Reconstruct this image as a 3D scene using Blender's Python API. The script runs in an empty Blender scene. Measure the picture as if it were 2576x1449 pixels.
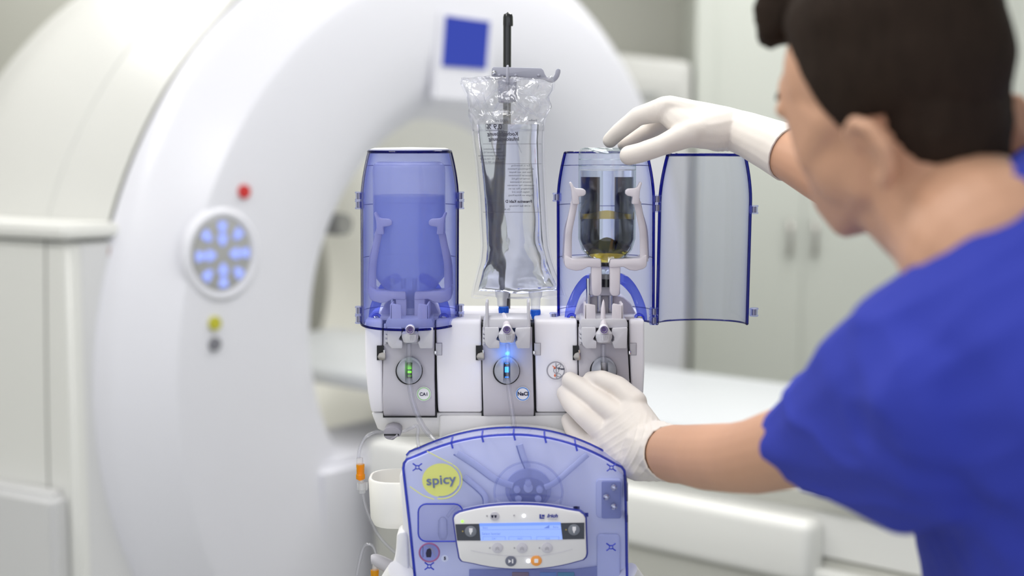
import bpy, bmesh, math, random
from mathutils import Vector, Matrix, Euler, noise
random.seed(7)
PI = math.pi
# ------------------------------------------------------------ camera
FPX = 2576*50/36
PITCH = math.atan(380/FPX)
CAMZ = 1.55
D = 1.79
S = bpy.context.scene
cam = bpy.data.cameras.new('camera'); camo = bpy.data.objects.new('camera', cam)
S.collection.objects.link(camo); S.camera = camo
cam.lens = 50; cam.sensor_width = 36; cam.sensor_fit = 'HORIZONTAL'
cam.clip_start = .05
camo.location = (0, 0, CAMZ); camo.rotation_euler = (PI/2-PITCH, 0, 0)
cam.dof.use_dof = True; cam.dof.focus_distance = 1.80; cam.dof.aperture_fstop = 2.0
# ------------------------------------------------------------ world and light
w = bpy.data.worlds.new('world'); S.world = w; w.use_nodes = True
w.node_tree.nodes['Background'].inputs[0].default_value = (.93, .96, 1, 1)
w.node_tree.nodes['Background'].inputs[1].default_value = 1.03
S.view_settings.view_transform = 'Standard'; S.view_settings.look = 'None'
S.view_settings.exposure = 0.2; S.view_settings.gamma = 1; S.view_settings.use_curve_mapping = False
cy = S.cycles
cy.max_bounces = 14; cy.transparent_max_bounces = 40; cy.transmission_bounces = 12; cy.glossy_bounces = 5; cy.diffuse_bounces = 4
cy.caustics_refractive = False; cy.caustics_reflective = False; cy.sample_clamp_indirect = 4; cy.sample_clamp_direct = 0
cy.use_denoising = True
def area(name, loc, sx, sy, power, rot=(0, 0, 0), col=(1, 1, 1)):
    l = bpy.data.lights.new(name, 'AREA'); l.shape = 'RECTANGLE'; l.size = sx; l.size_y = sy; l.energy = power; l.color = col
    o = bpy.data.objects.new(name, l); S.collection.objects.link(o); o.location = loc; o.rotation_euler = rot; return o
LAMPS = [(-1.6, .5), (-1.6, 2.2), (-.35, 1.5), (.55, 2.5), (-1.6, 3.8), (.55, 3.9), (2.3, 3.2), (-1.6, 5.1), (1.2, 5.0)]
for lx, ly in LAMPS: area('ceiling_lamp_light', (lx, ly, 2.86), .6, 1.2, 8.5, col=(1, .995, .985))

# ------------------------------------------------------------ helpers
def W(px, py, Y=D):
    X = (px-1288)/FPX; U = -(py-724.5)/FPX
    ca, sa = math.cos(PITCH), math.sin(PITCH)
    d = Vector((X, ca+U*sa, -sa+U*ca)); t = Y/d.y
    return Vector((d.x*t, Y, CAMZ+d.z*t))
def mm(px, Y=D): return px*Y/FPX
def lin(h):
    h = h.lstrip('#'); c = [int(h[i:i+2], 16)/255 for i in (0, 2, 4)]
    return tuple((v/12.92 if v <= .04045 else ((v+.055)/1.055)**2.4) for v in c)+(1,)
def new_mat(name):
    m = bpy.data.materials.new(name); m.use_nodes = True; nt = m.node_tree
    return m, nt, nt.nodes, nt.links
def pm(name, col, rough=.45, metal=0, spec=.5, var=0, bump=0, bscale=200, sss=0, coat=0, em=None, ems=0, trans=0, ior=1.45, nscale=(3, 3, 3)):
    m, nt, N, L = new_mat(name); b = N['Principled BSDF']
    c = lin(col) if isinstance(col, str) else tuple(col)+(1,)
    b.inputs['Base Color'].default_value = c; b.inputs['Roughness'].default_value = rough
    b.inputs['Metallic'].default_value = metal; b.inputs['Specular IOR Level'].default_value = spec
    b.inputs['IOR'].default_value = ior
    if coat: b.inputs['Coat Weight'].default_value = coat; b.inputs['Coat Roughness'].default_value = .1
    if trans: b.inputs['Transmission Weight'].default_value = trans
    if sss:
        b.inputs['Subsurface Weight'].default_value = sss; b.inputs['Subsurface Radius'].default_value = (.012, .005, .003)
        b.inputs['Subsurface Scale'].default_value = 1
    if em: b.inputs['Emission Color'].default_value = lin(em); b.inputs['Emission Strength'].default_value = ems
    if var or bump:
        tc = N.new('ShaderNodeTexCoord'); mp = N.new('ShaderNodeMapping'); L.new(tc.outputs['Object'], mp.inputs[0])
        mp.inputs['Scale'].default_value = nscale
    if var:
        n = N.new('ShaderNodeTexNoise'); n.inputs['Scale'].default_value = 3; n.inputs['Detail'].default_value = 4; L.new(mp.outputs[0], n.inputs[0])
        mx = N.new('ShaderNodeMix'); mx.data_type = 'RGBA'; mx.inputs[6].default_value = tuple(v*(1-var) for v in c[:3])+(1,)
        mx.inputs[7].default_value = tuple(min(1, v*(1+var)) for v in c[:3])+(1,)
        L.new(n.outputs[0], mx.inputs[0]); L.new(mx.outputs[2], b.inputs['Base Color'])
    if bump:
        n2 = N.new('ShaderNodeTexNoise'); n2.inputs['Scale'].default_value = bscale; L.new(tc.outputs['Object'], n2.inputs[0])
        bp = N.new('ShaderNodeBump'); bp.inputs['Strength'].default_value = bump; bp.inputs['Distance'].default_value = .001
        L.new(n2.outputs[0], bp.inputs['Height']); L.new(bp.outputs[0], b.inputs['Normal'])
    return m
def tint(name, light, dark, gloss=.08, rough=.04, milky=0, milkcol='#ffffff', power=1.6, bump=0, bscale=8):
    """thin clear plastic: the colour deepens at grazing angles, where the light crosses more plastic"""
    m, nt, N, L = new_mat(name); N.remove(N['Principled BSDF']); out = N['Material Output']
    lw = N.new('ShaderNodeLayerWeight'); lw.inputs[0].default_value = .5
    pw = N.new('ShaderNodeMath'); pw.operation = 'POWER'; pw.inputs[1].default_value = power; L.new(lw.outputs['Facing'], pw.inputs[0])
    mx = N.new('ShaderNodeMix'); mx.data_type = 'RGBA'; mx.inputs[6].default_value = lin(light); mx.inputs[7].default_value = lin(dark); L.new(pw.outputs[0], mx.inputs[0])
    t = N.new('ShaderNodeBsdfTransparent'); L.new(mx.outputs[2], t.inputs[0])
    g = N.new('ShaderNodeBsdfGlossy'); g.inputs['Roughness'].default_value = rough
    last = t.outputs[0]
    if milky:
        d = N.new('ShaderNodeBsdfDiffuse'); d.inputs[0].default_value = lin(milkcol)
        d2 = N.new('ShaderNodeBsdfTranslucent'); d2.inputs[0].default_value = lin(milkcol)
        a = N.new('ShaderNodeMixShader'); a.inputs[0].default_value = .45; L.new(d.outputs[0], a.inputs[1]); L.new(d2.outputs[0], a.inputs[2])
        s2 = N.new('ShaderNodeMixShader'); s2.inputs[0].default_value = milky; L.new(last, s2.inputs[1]); L.new(a.outputs[0], s2.inputs[2]); last = s2.outputs[0]
    fr = N.new('ShaderNodeLayerWeight'); fr.inputs[0].default_value = .5
    p5 = N.new('ShaderNodeMath'); p5.operation = 'POWER'; p5.inputs[1].default_value = 5; L.new(fr.outputs['Facing'], p5.inputs[0])
    if bump:
        n2 = N.new('ShaderNodeTexNoise'); n2.inputs['Scale'].default_value = bscale; n2.inputs['Detail'].default_value = 3
        tc = N.new('ShaderNodeTexCoord'); L.new(tc.outputs['Object'], n2.inputs[0])
        bp = N.new('ShaderNodeBump'); bp.inputs['Strength'].default_value = bump; bp.inputs['Distance'].default_value = .01
        L.new(n2.outputs[0], bp.inputs['Height']); L.new(bp.outputs[0], g.inputs['Normal']); L.new(bp.outputs[0], fr.inputs['Normal'])
    ad = N.new('ShaderNodeMath'); ad.operation = 'MULTIPLY_ADD'; ad.inputs[1].default_value = .55; ad.inputs[2].default_value = gloss*.5; L.new(p5.outputs[0], ad.inputs[0]); ad.use_clamp = True
    s = N.new('ShaderNodeMixShader'); L.new(ad.outputs[0], s.inputs[0]); L.new(last, s.inputs[1]); L.new(g.outputs[0], s.inputs[2]); L.new(s.outputs[0], out.inputs[0])
    return m
def glass(name, col='#ffffff', ior=1.45, rough=0, bump=0, bscale=30, dist=.01):
    m, nt, N, L = new_mat(name); N.remove(N['Principled BSDF']); out = N['Material Output']
    g = N.new('ShaderNodeBsdfGlass'); g.inputs['Color'].default_value = lin(col); g.inputs['IOR'].default_value = ior; g.inputs['Roughness'].default_value = rough
    if bump:
        n2 = N.new('ShaderNodeTexNoise'); n2.inputs['Scale'].default_value = bscale; n2.inputs['Detail'].default_value = 2
        tc = N.new('ShaderNodeTexCoord'); L.new(tc.outputs['Object'], n2.inputs[0])
        bp = N.new('ShaderNodeBump'); bp.inputs['Strength'].default_value = bump; bp.inputs['Distance'].default_value = dist
        L.new(n2.outputs[0], bp.inputs['Height']); L.new(bp.outputs[0], g.inputs['Normal'])
    L.new(g.outputs[0], out.inputs[0]); return m
def emit(name, col, st):
    m, nt, N, L = new_mat(name); N.remove(N['Principled BSDF']); e = N.new('ShaderNodeEmission')
    e.inputs[0].default_value = lin(col); e.inputs[1].default_value = st; L.new(e.outputs[0], N['Material Output'].inputs[0]); return m

def empty(name, loc, label=None, cat=None, group=None):
    o = bpy.data.objects.new(name, None); S.collection.objects.link(o); o.location = loc; o.empty_display_size = .05
    tag(o, label, cat, group); return o
def tag(o, label=None, cat=None, group=None, kind=None):
    for k, v in (('label', label), ('category', cat), ('group', group), ('kind', kind)):
        if v: o[k] = v
    return o
def adopt(o, parent):
    if parent is None: return
    if parent.parent and parent.parent.parent: parent = parent.parent      # never a fourth level
    o.parent = parent
    if parent.type == 'EMPTY': o.matrix_parent_inverse = Matrix.Translation(parent.location).inverted()
def link(name, me, mat, parent=None, smooth=35, label=None):
    me.name = name
    if mat:
        for m in (mat if isinstance(mat, (list, tuple)) else [mat]): me.materials.append(m)
    if smooth:
        for p in me.polygons: p.use_smooth = True
        me.set_sharp_from_angle(angle=math.radians(smooth))
    o = bpy.data.objects.new(name, me); S.collection.objects.link(o); adopt(o, parent)
    if label: o['label'] = label
    return o
def done(name, bm, mat, parent=None, smooth=35, label=None, fix=True):
    if fix: bmesh.ops.recalc_face_normals(bm, faces=bm.faces)
    me = bpy.data.meshes.new(name); bm.to_mesh(me); bm.free()
    return link(name, me, mat, parent, smooth, label)
def add_prism(bm, P, y0, y1, bev=0, seg=2):
    """P: world points sharing one outline (x, z used), extruded from Y=y0 to y1"""
    if hasattr(P[0], 'x'): q = [(p.x, p.z) for p in P]
    else: q = P
    a = [bm.verts.new((x, y0, z)) for x, z in q]; b = [bm.verts.new((x, y1, z)) for x, z in q]
    n = len(q); fs = [bm.faces.new(a), bm.faces.new(b[::-1])]
    for i in range(n): fs.append(bm.faces.new((a[i], b[i], b[(i+1) % n], a[(i+1) % n])))
    bmesh.ops.recalc_face_normals(bm, faces=fs)
    if bev:
        es = [e for e in set(e for f in fs for e in f.edges) if e.calc_face_angle(0) > .6]
        bmesh.ops.bevel(bm, geom=es, offset=bev, segments=seg, profile=.5, affect='EDGES', clamp_overlap=True)
    return bm
def prism(name, pts, ya, th, mat, parent=None, bev=.001, seg=2, **k):
    """pts in photo pixels at world depth ya (front), thickness th going back"""
    bm = bmesh.new(); add_prism(bm, [W(x, y, ya) for x, y in pts], ya, ya+th, bev, seg)
    return done(name, bm, mat, parent, **k)
def rect(x0, y0, x1, y1): return [(x0, y0), (x1, y0), (x1, y1), (x0, y1)]
def rrect(x0, y0, x1, y1, r, n=4):
    o = []
    for cx, cy_, a in ((x1-r, y0+r, -90), (x1-r, y1-r, 0), (x0+r, y1-r, 90), (x0+r, y0+r, 180)):
        for i in range(n+1):
            t = math.radians(a+90*i/n); o.append((cx+r*math.cos(t), cy_+r*math.sin(t)))
    return o
def circ(cx, cy_, r, n=32, ry=None, a0=0, a1=360):
    ry = ry or r
    full = a1-a0 >= 360
    return [(cx+r*math.cos(math.radians(a0+(a1-a0)*i/(n if full else n-1))), cy_+ry*math.sin(math.radians(a0+(a1-a0)*i/(n if full else n-1)))) for i in range(n)]
def smooth_path(P, n=6):
    P = [Vector(p) for p in P]; o = []
    for i in range(len(P)-1):
        p0 = P[max(i-1, 0)]; p1 = P[i]; p2 = P[i+1]; p3 = P[min(i+2, len(P)-1)]
        for k in range(n):
            t = k/n
            o.append(.5*((2*p1)+(-p0+p2)*t+(2*p0-5*p1+4*p2-p3)*t*t+(-p0+3*p1-3*p2+p3)*t**3))
    o.append(P[-1]); return o
def add_tube(bm, P, r, seg=12, caps=True, flat=None):
    """sweep; r number or list; flat=(vector, factor) squashes the section along the vector"""
    n = len(P); R = r if isinstance(r, (list, tuple)) else [r]*n
    up = None; rings = []
    for i in range(n):
        d = (P[min(i+1, n-1)]-P[max(i-1, 0)]).normalized()
        if up is None:
            up = d.orthogonal().normalized()
        else:
            up = (up-d*up.dot(d)).normalized()
        s = d.cross(up)
        ring = []
        for k in range(seg):
            a = 2*PI*k/seg; v = (up*math.cos(a)+s*math.sin(a))*R[i]
            if flat: v = v-flat[0]*v.dot(flat[0])*(1-flat[1])
            ring.append(bm.verts.new(P[i]+v))
        rings.append(ring)
    for i in range(n-1):
        for k in range(seg):
            bm.faces.new((rings[i][k], rings[i][(k+1) % seg], rings[i+1][(k+1) % seg], rings[i+1][k]))
    if caps: bm.faces.new(rings[0][::-1]); bm.faces.new(rings[-1])
def tube(name, P, r, mat, parent=None, seg=12, n=6, caps=True, flat=None, **k):
    bm = bmesh.new(); Q = smooth_path(P, n) if n > 1 else [Vector(p) for p in P]
    if isinstance(r, (list, tuple)) and n > 1:
        rr = []
        for i in range(len(r)-1):
            for j in range(n): rr.append(r[i]+(r[i+1]-r[i])*j/n)
        rr.append(r[-1]); r = rr
    add_tube(bm, Q, r, seg, caps, flat); return done(name, bm, mat, parent, **k)
def add_lathe(bm, prof, c, seg=32, ax=None, sx=1, sy=1):
    """prof [(r, h)], about axis ax (default z) through c"""
    c = Vector(c); ax = Vector(ax or (0, 0, 1)).normalized()
    M = ax.to_track_quat('Z', 'Y').to_matrix() if ax != Vector((0, 0, 1)) else Matrix.Identity(3)
    rings = []
    for r, h in prof:
        if r < 1e-6: rings.append([bm.verts.new(c+M@Vector((0, 0, h)))])
        else: rings.append([bm.verts.new(c+M@Vector((r*sx*math.cos(2*PI*k/seg), r*sy*math.sin(2*PI*k/seg), h))) for k in range(seg)])
    for a, b in zip(rings, rings[1:]):
        for k in range(seg):
            k2 = (k+1) % seg
            if len(a) == 1 and len(b) == 1: continue
            if len(a) == 1: bm.faces.new((a[0], b[k2], b[k]))
            elif len(b) == 1: bm.faces.new((a[k], a[k2], b[0]))
            else: bm.faces.new((a[k], a[k2], b[k2], b[k]))
def lathe(name, prof, c, mat, parent=None, seg=32, ax=None, sx=1, sy=1, **k):
    bm = bmesh.new(); add_lathe(bm, prof, c, seg, ax, sx, sy); return done(name, bm, mat, parent, **k)
def text(name, s, px, py, hpx, Y, mat, parent=None, mirror=False, bold=0, th=.0002, sx=1, lean=0, align='CENTER', rot=0, label=None):
    c = bpy.data.curves.new(name, 'FONT'); c.body = s; c.size = mm(hpx, Y)*1.38; c.extrude = th; c.offset = bold; c.align_x = align; c.align_y = 'CENTER'; c.shear = lean
    c.resolution_u = 4
    o = bpy.data.objects.new(name, c); S.collection.objects.link(o)
    me = bpy.data.meshes.new_from_object(o.evaluated_get(bpy.context.evaluated_depsgraph_get()))
    bpy.data.objects.remove(o); bpy.data.curves.remove(c)
    M = Matrix.Translation(W(px, py, Y))@Matrix.Rotation(PI/2, 4, 'X')@Matrix.Rotation(rot, 4, 'Z')@Matrix.Diagonal((-sx if mirror else sx, 1, 1, 1))
    me.transform(M); me.materials.clear()
    return link(name, me, mat, parent, 0, label)
# ---- solid blobs: overlapping closed shapes fused into one skin
def capsule(bm, p0, r0, p1, r1, seg=20):
    p0, p1 = Vector(p0), Vector(p1); ax = p1-p0; L = ax.length
    prof = []
    for i in range(6): a = PI/2*i/5; prof.append((r0*math.sin(a), -r0*math.cos(a)))
    for i in range(6): a = PI/2*i/5; prof.append((r1*math.cos(a), L+r1*math.sin(a)))
    add_lathe(bm, [(0 if r < 1e-5 else r, h) for r, h in prof], p0, seg, ax if L > 1e-6 else None)
def chain(bm, pts):
    for (a, ra), (b, rb) in zip(pts, pts[1:]): capsule(bm, a, ra, b, rb)
def ellip(bm, c, r, M=None):
    M = M or Matrix.Identity(3); t = bmesh.ops.create_uvsphere(bm, u_segments=40, v_segments=24, radius=1)
    for v in t['verts']: v.co = Vector(c)+M@Vector((v.co.x*r[0], v.co.y*r[1], v.co.z*r[2]))
def hull(bm, sph):
    b2 = bmesh.new()
    for c, r in sph:
        t = bmesh.ops.create_icosphere(b2, subdivisions=2, radius=r)
        for v in t['verts']: v.co += Vector(c)
    h = bmesh.ops.convex_hull(b2, input=b2.verts)
    bmesh.ops.delete(b2, geom=list({v for v in b2.verts if not v.link_faces}), context='VERTS')
    dead = [g for g in h['geom_interior'] if isinstance(g, bmesh.types.BMVert) and g.is_valid]
    if dead: bmesh.ops.delete(b2, geom=dead, context='VERTS')
    me = bpy.data.meshes.new('t'); b2.to_mesh(me); b2.free(); bm.from_mesh(me); bpy.data.meshes.remove(me)
def fuse(name, bm, mat, parent=None, voxel=.003, smooth=6, disp=None, label=None, deci=0):
    bmesh.ops.recalc_face_normals(bm, faces=bm.faces)
    me = bpy.data.meshes.new(name); bm.to_mesh(me); bm.free()
    o = bpy.data.objects.new(name, me); S.collection.objects.link(o)
    r = o.modifiers.new('r', 'REMESH'); r.mode = 'VOXEL'; r.voxel_size = voxel; r.use_smooth_shade = True
    s = o.modifiers.new('s', 'SMOOTH'); s.factor = .5; s.iterations = smooth
    if deci: d = o.modifiers.new('d', 'DECIMATE'); d.ratio = deci
    m2 = bpy.data.meshes.new_from_object(o.evaluated_get(bpy.context.evaluated_depsgraph_get()))
    bpy.data.objects.remove(o); bpy.data.meshes.remove(me)
    if disp:
        nc = [(v.co.copy(), v.normal.copy()) for v in m2.vertices]
        m2.vertices.foreach_set('co', [x for c_, n_ in nc for x in c_+n_*disp(c_)]); m2.update()
    return link(name, m2, mat, parent, 80, label)
# ------------------------------------------------------------ materials
M = {}
M['wall'] = pm('wall_paint', '#b2b2aa', .8, bump=.05); M['wall_r'] = pm('wall_paint_grey', '#c9ccc5', .6, bump=.03)
M['ceil'] = pm('ceiling_paint', '#e6e6e2', .9); M['floor'] = pm('floor_vinyl', '#a9aaa6', .35, var=.06)
M['gface'] = pm('scanner_face', '#dadae2', .38); M['grim'] = pm('scanner_rim', '#dcdce4', .3); M['gcov'] = pm('scanner_cover', '#cfcfcc', .3)
M['bore'] = pm('scanner_bore', '#f0efe8', .5); M['gap'] = pm('seam_grey', '#8a8a86', .8)  # plain grey for the seams and the bore sensor
M['cab'] = pm('cabinet_white', '#dededb', .4); M['cab2'] = pm('cabinet_grey', '#d2d2d4', .4)
M['tab'] = pm('table_top_white', '#cccfd3', .35); M['tabs'] = pm('table_side', '#e4e4e1', .4); M['tabd'] = pm('table_dark', '#b5b5ae', .5)
M['white'] = pm('housing_white', '#f6f4fa', .38, bump=.04, bscale=900); M['white2'] = pm('white_plastic', '#ecebec', .35)
M['chan'] = pm('channel_grey', '#c6c3cc', .42, bump=.05, bscale=900); M['clamp'] = pm('clamp_light_grey', '#cfced5', .4)
M['black'] = pm('black_gap', '#141418', .5); M['blackp'] = pm('black_lacquer', '#1b1c20', .22, coat=.6)
M['knob'] = pm('knob_grey', '#b4b7c2', .38); M['metal'] = pm('brushed_steel', '#a9a4a0', .28, metal=1); M['chrome'] = pm('polished_steel', '#cfcfd4', .12, metal=1)
M['hold'] = pm('holder_pale', '#dcd6de', .42); M['hook'] = pm('hook_grey', '#a2a3b2', .35)
M['grey'] = pm('clip_grey', '#9a97a1', .4); M['purple'] = pm('purple_ring', '#5c4488', .3)
M['navy'] = tint('deep_blue_rim', '#5662c4', '#10186a', .05)
M['rimb'] = tint('blue_cover_edge', '#8f9be6', '#3a48b8', .05)
M['unit'] = pm('unit_pale', '#c6c6c3', .45)
M['dome'] = tint('blue_clear_cover', '#f2f4fe', '#a4b0f2', .03, power=3, milky=.11, milkcol='#8c9aff')
M['shell'] = tint('pale_blue_clear_cover', '#f5f7ff', '#b4bef4', .03, power=3, milky=.05, milkcol='#8a98ff')
M['door'] = tint('clear_blue_door', '#f6f7fd', '#c0c8f0', .035, power=3, milky=.04, milkcol='#a8b0e8')
M['lid'] = tint('blue_lid', '#f8f9ff', '#b4bef6', .03, power=3, milky=.2, milkcol='#aab6ff')
M['arch'] = tint('blue_arch', '#bcc6f8', '#5e70dc', .06, milky=.12, milkcol='#6478ff')
M['tube'] = tint('clear_tubing', '#fcfcfe', '#c4c8d2', .10, power=2.5, milky=.06)
M['tube2'] = tint('frosted_port', '#fafbfd', '#d0d3dc', .06, milky=.3)
M['orange'] = tint('orange_connector', '#ffdc78', '#f4b43a', .06, milky=.4, milkcol='#ffc428')
M['bluecap'] = pm('blue_cap', '#1f6be0', .3, em='#1f6be0', ems=.0)
M['bluemark'] = pm('blue_tick', '#2c3fc4', .3)
M['skin'] = pm('skin', '#c99b80', .5, sss=.0, var=.10, spec=.35, nscale=(4, 4, 4)); M['glove'] = pm('latex_glove', '#e4dcd5', .5, var=.03, sss=0, bump=.08, bscale=500)
M['scrub'] = pm('blue_scrub_cloth', '#3742ac', .8, spec=.2, bump=.3, bscale=900); M['hair'] = pm('dark_brown_hair', '#2b211b', .8, spec=.15, var=.35, bump=.6, bscale=260, nscale=(30, 30, 8))
M['shoe'] = pm('white_shoe', '#dddddd', .5); M['ink'] = pm('dark_ink', '#1c1a3c', .5); M['logo'] = pm('logo_blue', '#24309a', .4)
M['sticker'] = pm('sticker_white', '#f4f3f8', .4); M['green'] = pm('green_ring', '#a6d79a', .4); M['bring'] = pm('blue_ring', '#4f8fe2', .4); M['gring'] = pm('grey_ring', '#a6a4ae', .4)
M['orangep'] = pm('orange_print', '#f07038', .4)
# ============================================================ the room
def boxm(bm, x0, x1, y0, y1, z0, z1): add_prism(bm, [(x0, z0), (x1, z0), (x1, z1), (x0, z1)], y0, y1, 0)
def wbox(name, a, mat, parent=None, bev=0):
    bm = bmesh.new(); add_prism(bm, [(a[0], a[4]), (a[1], a[4]), (a[1], a[5]), (a[0], a[5])], a[2], a[3], bev); return done(name, bm, mat, parent)
tag(wbox('floor', (-3.2, 3.6, -1.5, 6.4, -.1, 0), M['floor']), kind='structure')
tag(wbox('wall_back', (-3.2, 3.6, 5.85, 5.95, 0, 2.9), M['wall']), kind='structure')
tag(wbox('wall_left', (-3.3, -3.2, -1.5, 6.4, 0, 2.9), M['wall']), kind='structure')
tag(wbox('wall_right', (3.6, 3.7, -1.5, 6.4, 0, 2.9), M['wall_r']), kind='structure')
tag(wbox('ceiling', (-3.2, 3.6, -1.5, 6.4, 2.9, 3.0), M['ceil']), kind='structure')
lampm = emit('lamp_diffuser', '#fffdf8', 3.0)
for i, (lx, ly) in enumerate(LAMPS):
    o = wbox('ceiling_lamp', (lx-.3, lx+.3, ly-.6, ly+.6, 2.875, 2.9), lampm)
    tag(o, 'flat white rectangular ceiling light panel above the room', 'lamp', 'ceiling light panels')
# ------------------------------------------------------------ scanner
TH = math.radians(50); GC = Vector((-.1, 4.0, .96))
GU = Vector((math.cos(TH), math.sin(TH), 0)); GN = Vector((math.sin(TH), -math.cos(TH), 0)); GZ = Vector((0, 0, 1))
def G(u, z, n): return GC+GU*u+GZ*z+GN*n
scan = empty('medical_scanner', (GC.x, GC.y, 0), 'huge white ring shaped scanner with round bore behind the injector', 'scanner')
def rings(name, prof, mat, seg=128, **k):
    """prof: (radius, n, centre u, centre z)"""
    bm = bmesh.new(); R = []
    for r, n, cu, cz in prof: R.append([bm.verts.new(G(cu+r*math.cos(2*PI*i/seg), cz+r*math.sin(2*PI*i/seg), n)) for i in range(seg)])
    for a, b in zip(R, R[1:]):
        for i in range(seg): bm.faces.new((a[i], a[(i+1) % seg], b[(i+1) % seg], b[i]))
    bmesh.ops.recalc_face_normals(bm, faces=bm.faces)
    for v in bm.verts:
        if v.co.z < .02: v.co.z = .02
    return done(name, bm, mat, scan, smooth=40, fix=False, **k)
BU, BZ = .03, .08
rings('bore_lining', [(.50, -1.19, BU, BZ), (.52, -.35, BU, BZ), (.56, -.22, BU, BZ)], M['bore'])
rings('front_cover', [(.56, -.22, BU, BZ), (.57, -.15, BU, BZ), (.59, -.08, BU, BZ), (.64, -.025, BU*.9, BZ*.9), (.72, .005, BU*.6, BZ*.6), (.85, .02, BU*.2, BZ*.2), (1.03, .025, 0, 0), (1.05, .02, 0, 0)], M['gface'])
rings('rim', [(1.05, .02, 0, 0), (1.058, .012, 0, 0), (1.15, -.07, 0, 0), (1.17, -.10, 0, 0), (1.175, -.13, 0, 0)], M['grim'])
rings('seam', [(1.175, -.13, 0, 0), (1.160, -.132, 0, 0), (1.160, -.138, 0, 0), (1.178, -.14, 0, 0)], M['gap'])
rings('side_cover', [(1.178, -.14, 0, 0), (1.20, -.30, 0, 0), (1.205, -.34, 0, 0), (1.198, -.345, 0, 0), (1.207, -.35, 0, 0), (1.22, -.5, 0, 0), (1.215, -.68, 0, 0), (1.19, -.9, 0, 0), (1.05, -1.1, 0, 0), (.6, -1.2, 0, 0), (.50, -1.19, BU, BZ)], M['gcov'])
def on_face(px, py, n=.022):
    a = W(px, py, 3.0); o = Vector((0, 0, CAMZ)); d = a-o; t = (G(0, 0, n)-o).dot(GN)/d.dot(GN); p = o+d*t
    return (p-GC).dot(GU), (p-GC).dot(GZ)
def fdisc(name, u, z, n, r, th, mat, parent=scan, a0=0, a1=2*PI, r0=0, seg=32, cu=None, cz=None):
    bm = bmesh.new()
    if r0 == 0:
        add_lathe(bm, [(0, 0), (r, 0), (r, th*.7), (r*.93, th), (0, th)], G(u, z, n), seg, GN)
    else:
        k = max(3, int(seg*(a1-a0)/2/PI)+1); q = []
        for i in range(k): q.append((r*math.cos(a0+(a1-a0)*i/(k-1)), r*math.sin(a0+(a1-a0)*i/(k-1))))
        for i in reversed(range(k)): q.append((r0*math.cos(a0+(a1-a0)*i/(k-1)), r0*math.sin(a0+(a1-a0)*i/(k-1))))
        A = [bm.verts.new(G(u+x, z+y, n)) for x, y in q]; B = [bm.verts.new(G(u+x, z+y, n+th)) for x, y in q]
        for i in range(k-1):
            j = 2*k-1-i
            for f in ((A[i], A[i+1], A[j-1], A[j]), (B[j], B[j-1], B[i+1], B[i])): bm.faces.new(f)
        for i in range(2*k): bm.faces.new((A[i], B[i], B[(i+1) % (2*k)], A[(i+1) % (2*k)]))
    return done(name, bm, mat, parent)
ledm = emit('blue_backlight', '#9fb0ff', 1.15)
pu, pz = on_face(556, 640)
pan = fdisc('control_panel', pu, pz, .022, .084, .006, pm('panel_grey', '#a4a4a2', .5))
bm = bmesh.new(); add_lathe(bm, [(.086, 0), (.090, .007), (.099, .009), (.108, .004), (.112, -.004)], G(pu, pz, .022), 48, GN); done('panel_ring', bm, M['grim'], scan)
for rr0, rr1, n_, off in ((.058, .076, 8, 0), (.030, .046, 4, 0)):
    for i in range(n_):
        a = PI/2+i*2*PI/n_; wd = .26 if n_ == 8 else .5
        fdisc('button', pu, pz, .028, rr1, .003, ledm, pan, a-wd*.62, a+wd*.62, rr0, seg=60)
        fdisc('button_light', pu+.055*0+math.cos(a)*(rr0-.003), pz+math.sin(a)*(rr0-.003), .029, .007, .002, ledm, pan, seg=14)
for px, py, nm, c in ((611, 482, 'red_button', '#c43030'), (537, 813, 'yellow_button', '#b8b432'), (537, 865, 'grey_button', '#77777f')):
    u_, z_ = on_face(px, py); b_ = fdisc(nm, u_, z_, .02, .0165, .012, pm(nm, c, .4)); fdisc('button_collar', u_, z_, .018, .019, .006, M['cab2'], b_)
# blue display above the bore
su, sz = on_face(1169, 106)
bm = bmesh.new(); A = [on_face(x, y) for x, y in ((1117, 40), (1226, 55), (1217, 174), (1108, 166))]
for q, n0, n1 in ((A, .022, .032),):
    a_ = [bm.verts.new(G(u, z, n0)) for u, z in q]; b_ = [bm.verts.new(G(u, z, n1)) for u, z in q]
    bm.faces.new(a_); bm.faces.new(b_)
    for i in range(4): bm.faces.new((a_[i], a_[(i+1) % 4], b_[(i+1) % 4], b_[i]))
scr = done('display', bm, emit('blue_display', '#3b49a6', 1.0), scan)
bm = bmesh.new(); A2 = [on_face(x, y) for x, y in ((1095, 20), (1245, 40), (1232, 265), (1085, 255))]
a_ = [bm.verts.new(G(u, z, .01)) for u, z in A2]; b_ = [bm.verts.new(G(u, z, .027)) for u, z in A2]
bm.faces.new(a_); bm.faces.new(b_)
for i in range(4): bm.faces.new((a_[i], a_[(i+1) % 4], b_[(i+1) % 4], b_[i]))
bmesh.ops.bevel(bm, geom=bm.edges[:], offset=.01, segments=2, affect='EDGES'); done('display_bezel', bm, M['gface'], scan)
bm = bmesh.new(); vs = []
q_ = [(-.62, -.95), (.62, -.95), (.62, -.24), (-.62, -.24)]
for n_ in (-.35, .012): vs.append([bm.verts.new(G(u, z, n_)) for u, z in q_])
bm.faces.new(vs[0]); bm.faces.new(vs[1])
for i in range(4): bm.faces.new((vs[0][i], vs[0][(i+1) % 4], vs[1][(i+1) % 4], vs[1][i]))
bmesh.ops.recalc_face_normals(bm, faces=bm.faces); bmesh.ops.bevel(bm, geom=bm.edges[:], offset=.02, segments=3, affect='EDGES'); done('lower_front_cover', bm, M['gface'], scan)
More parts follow.
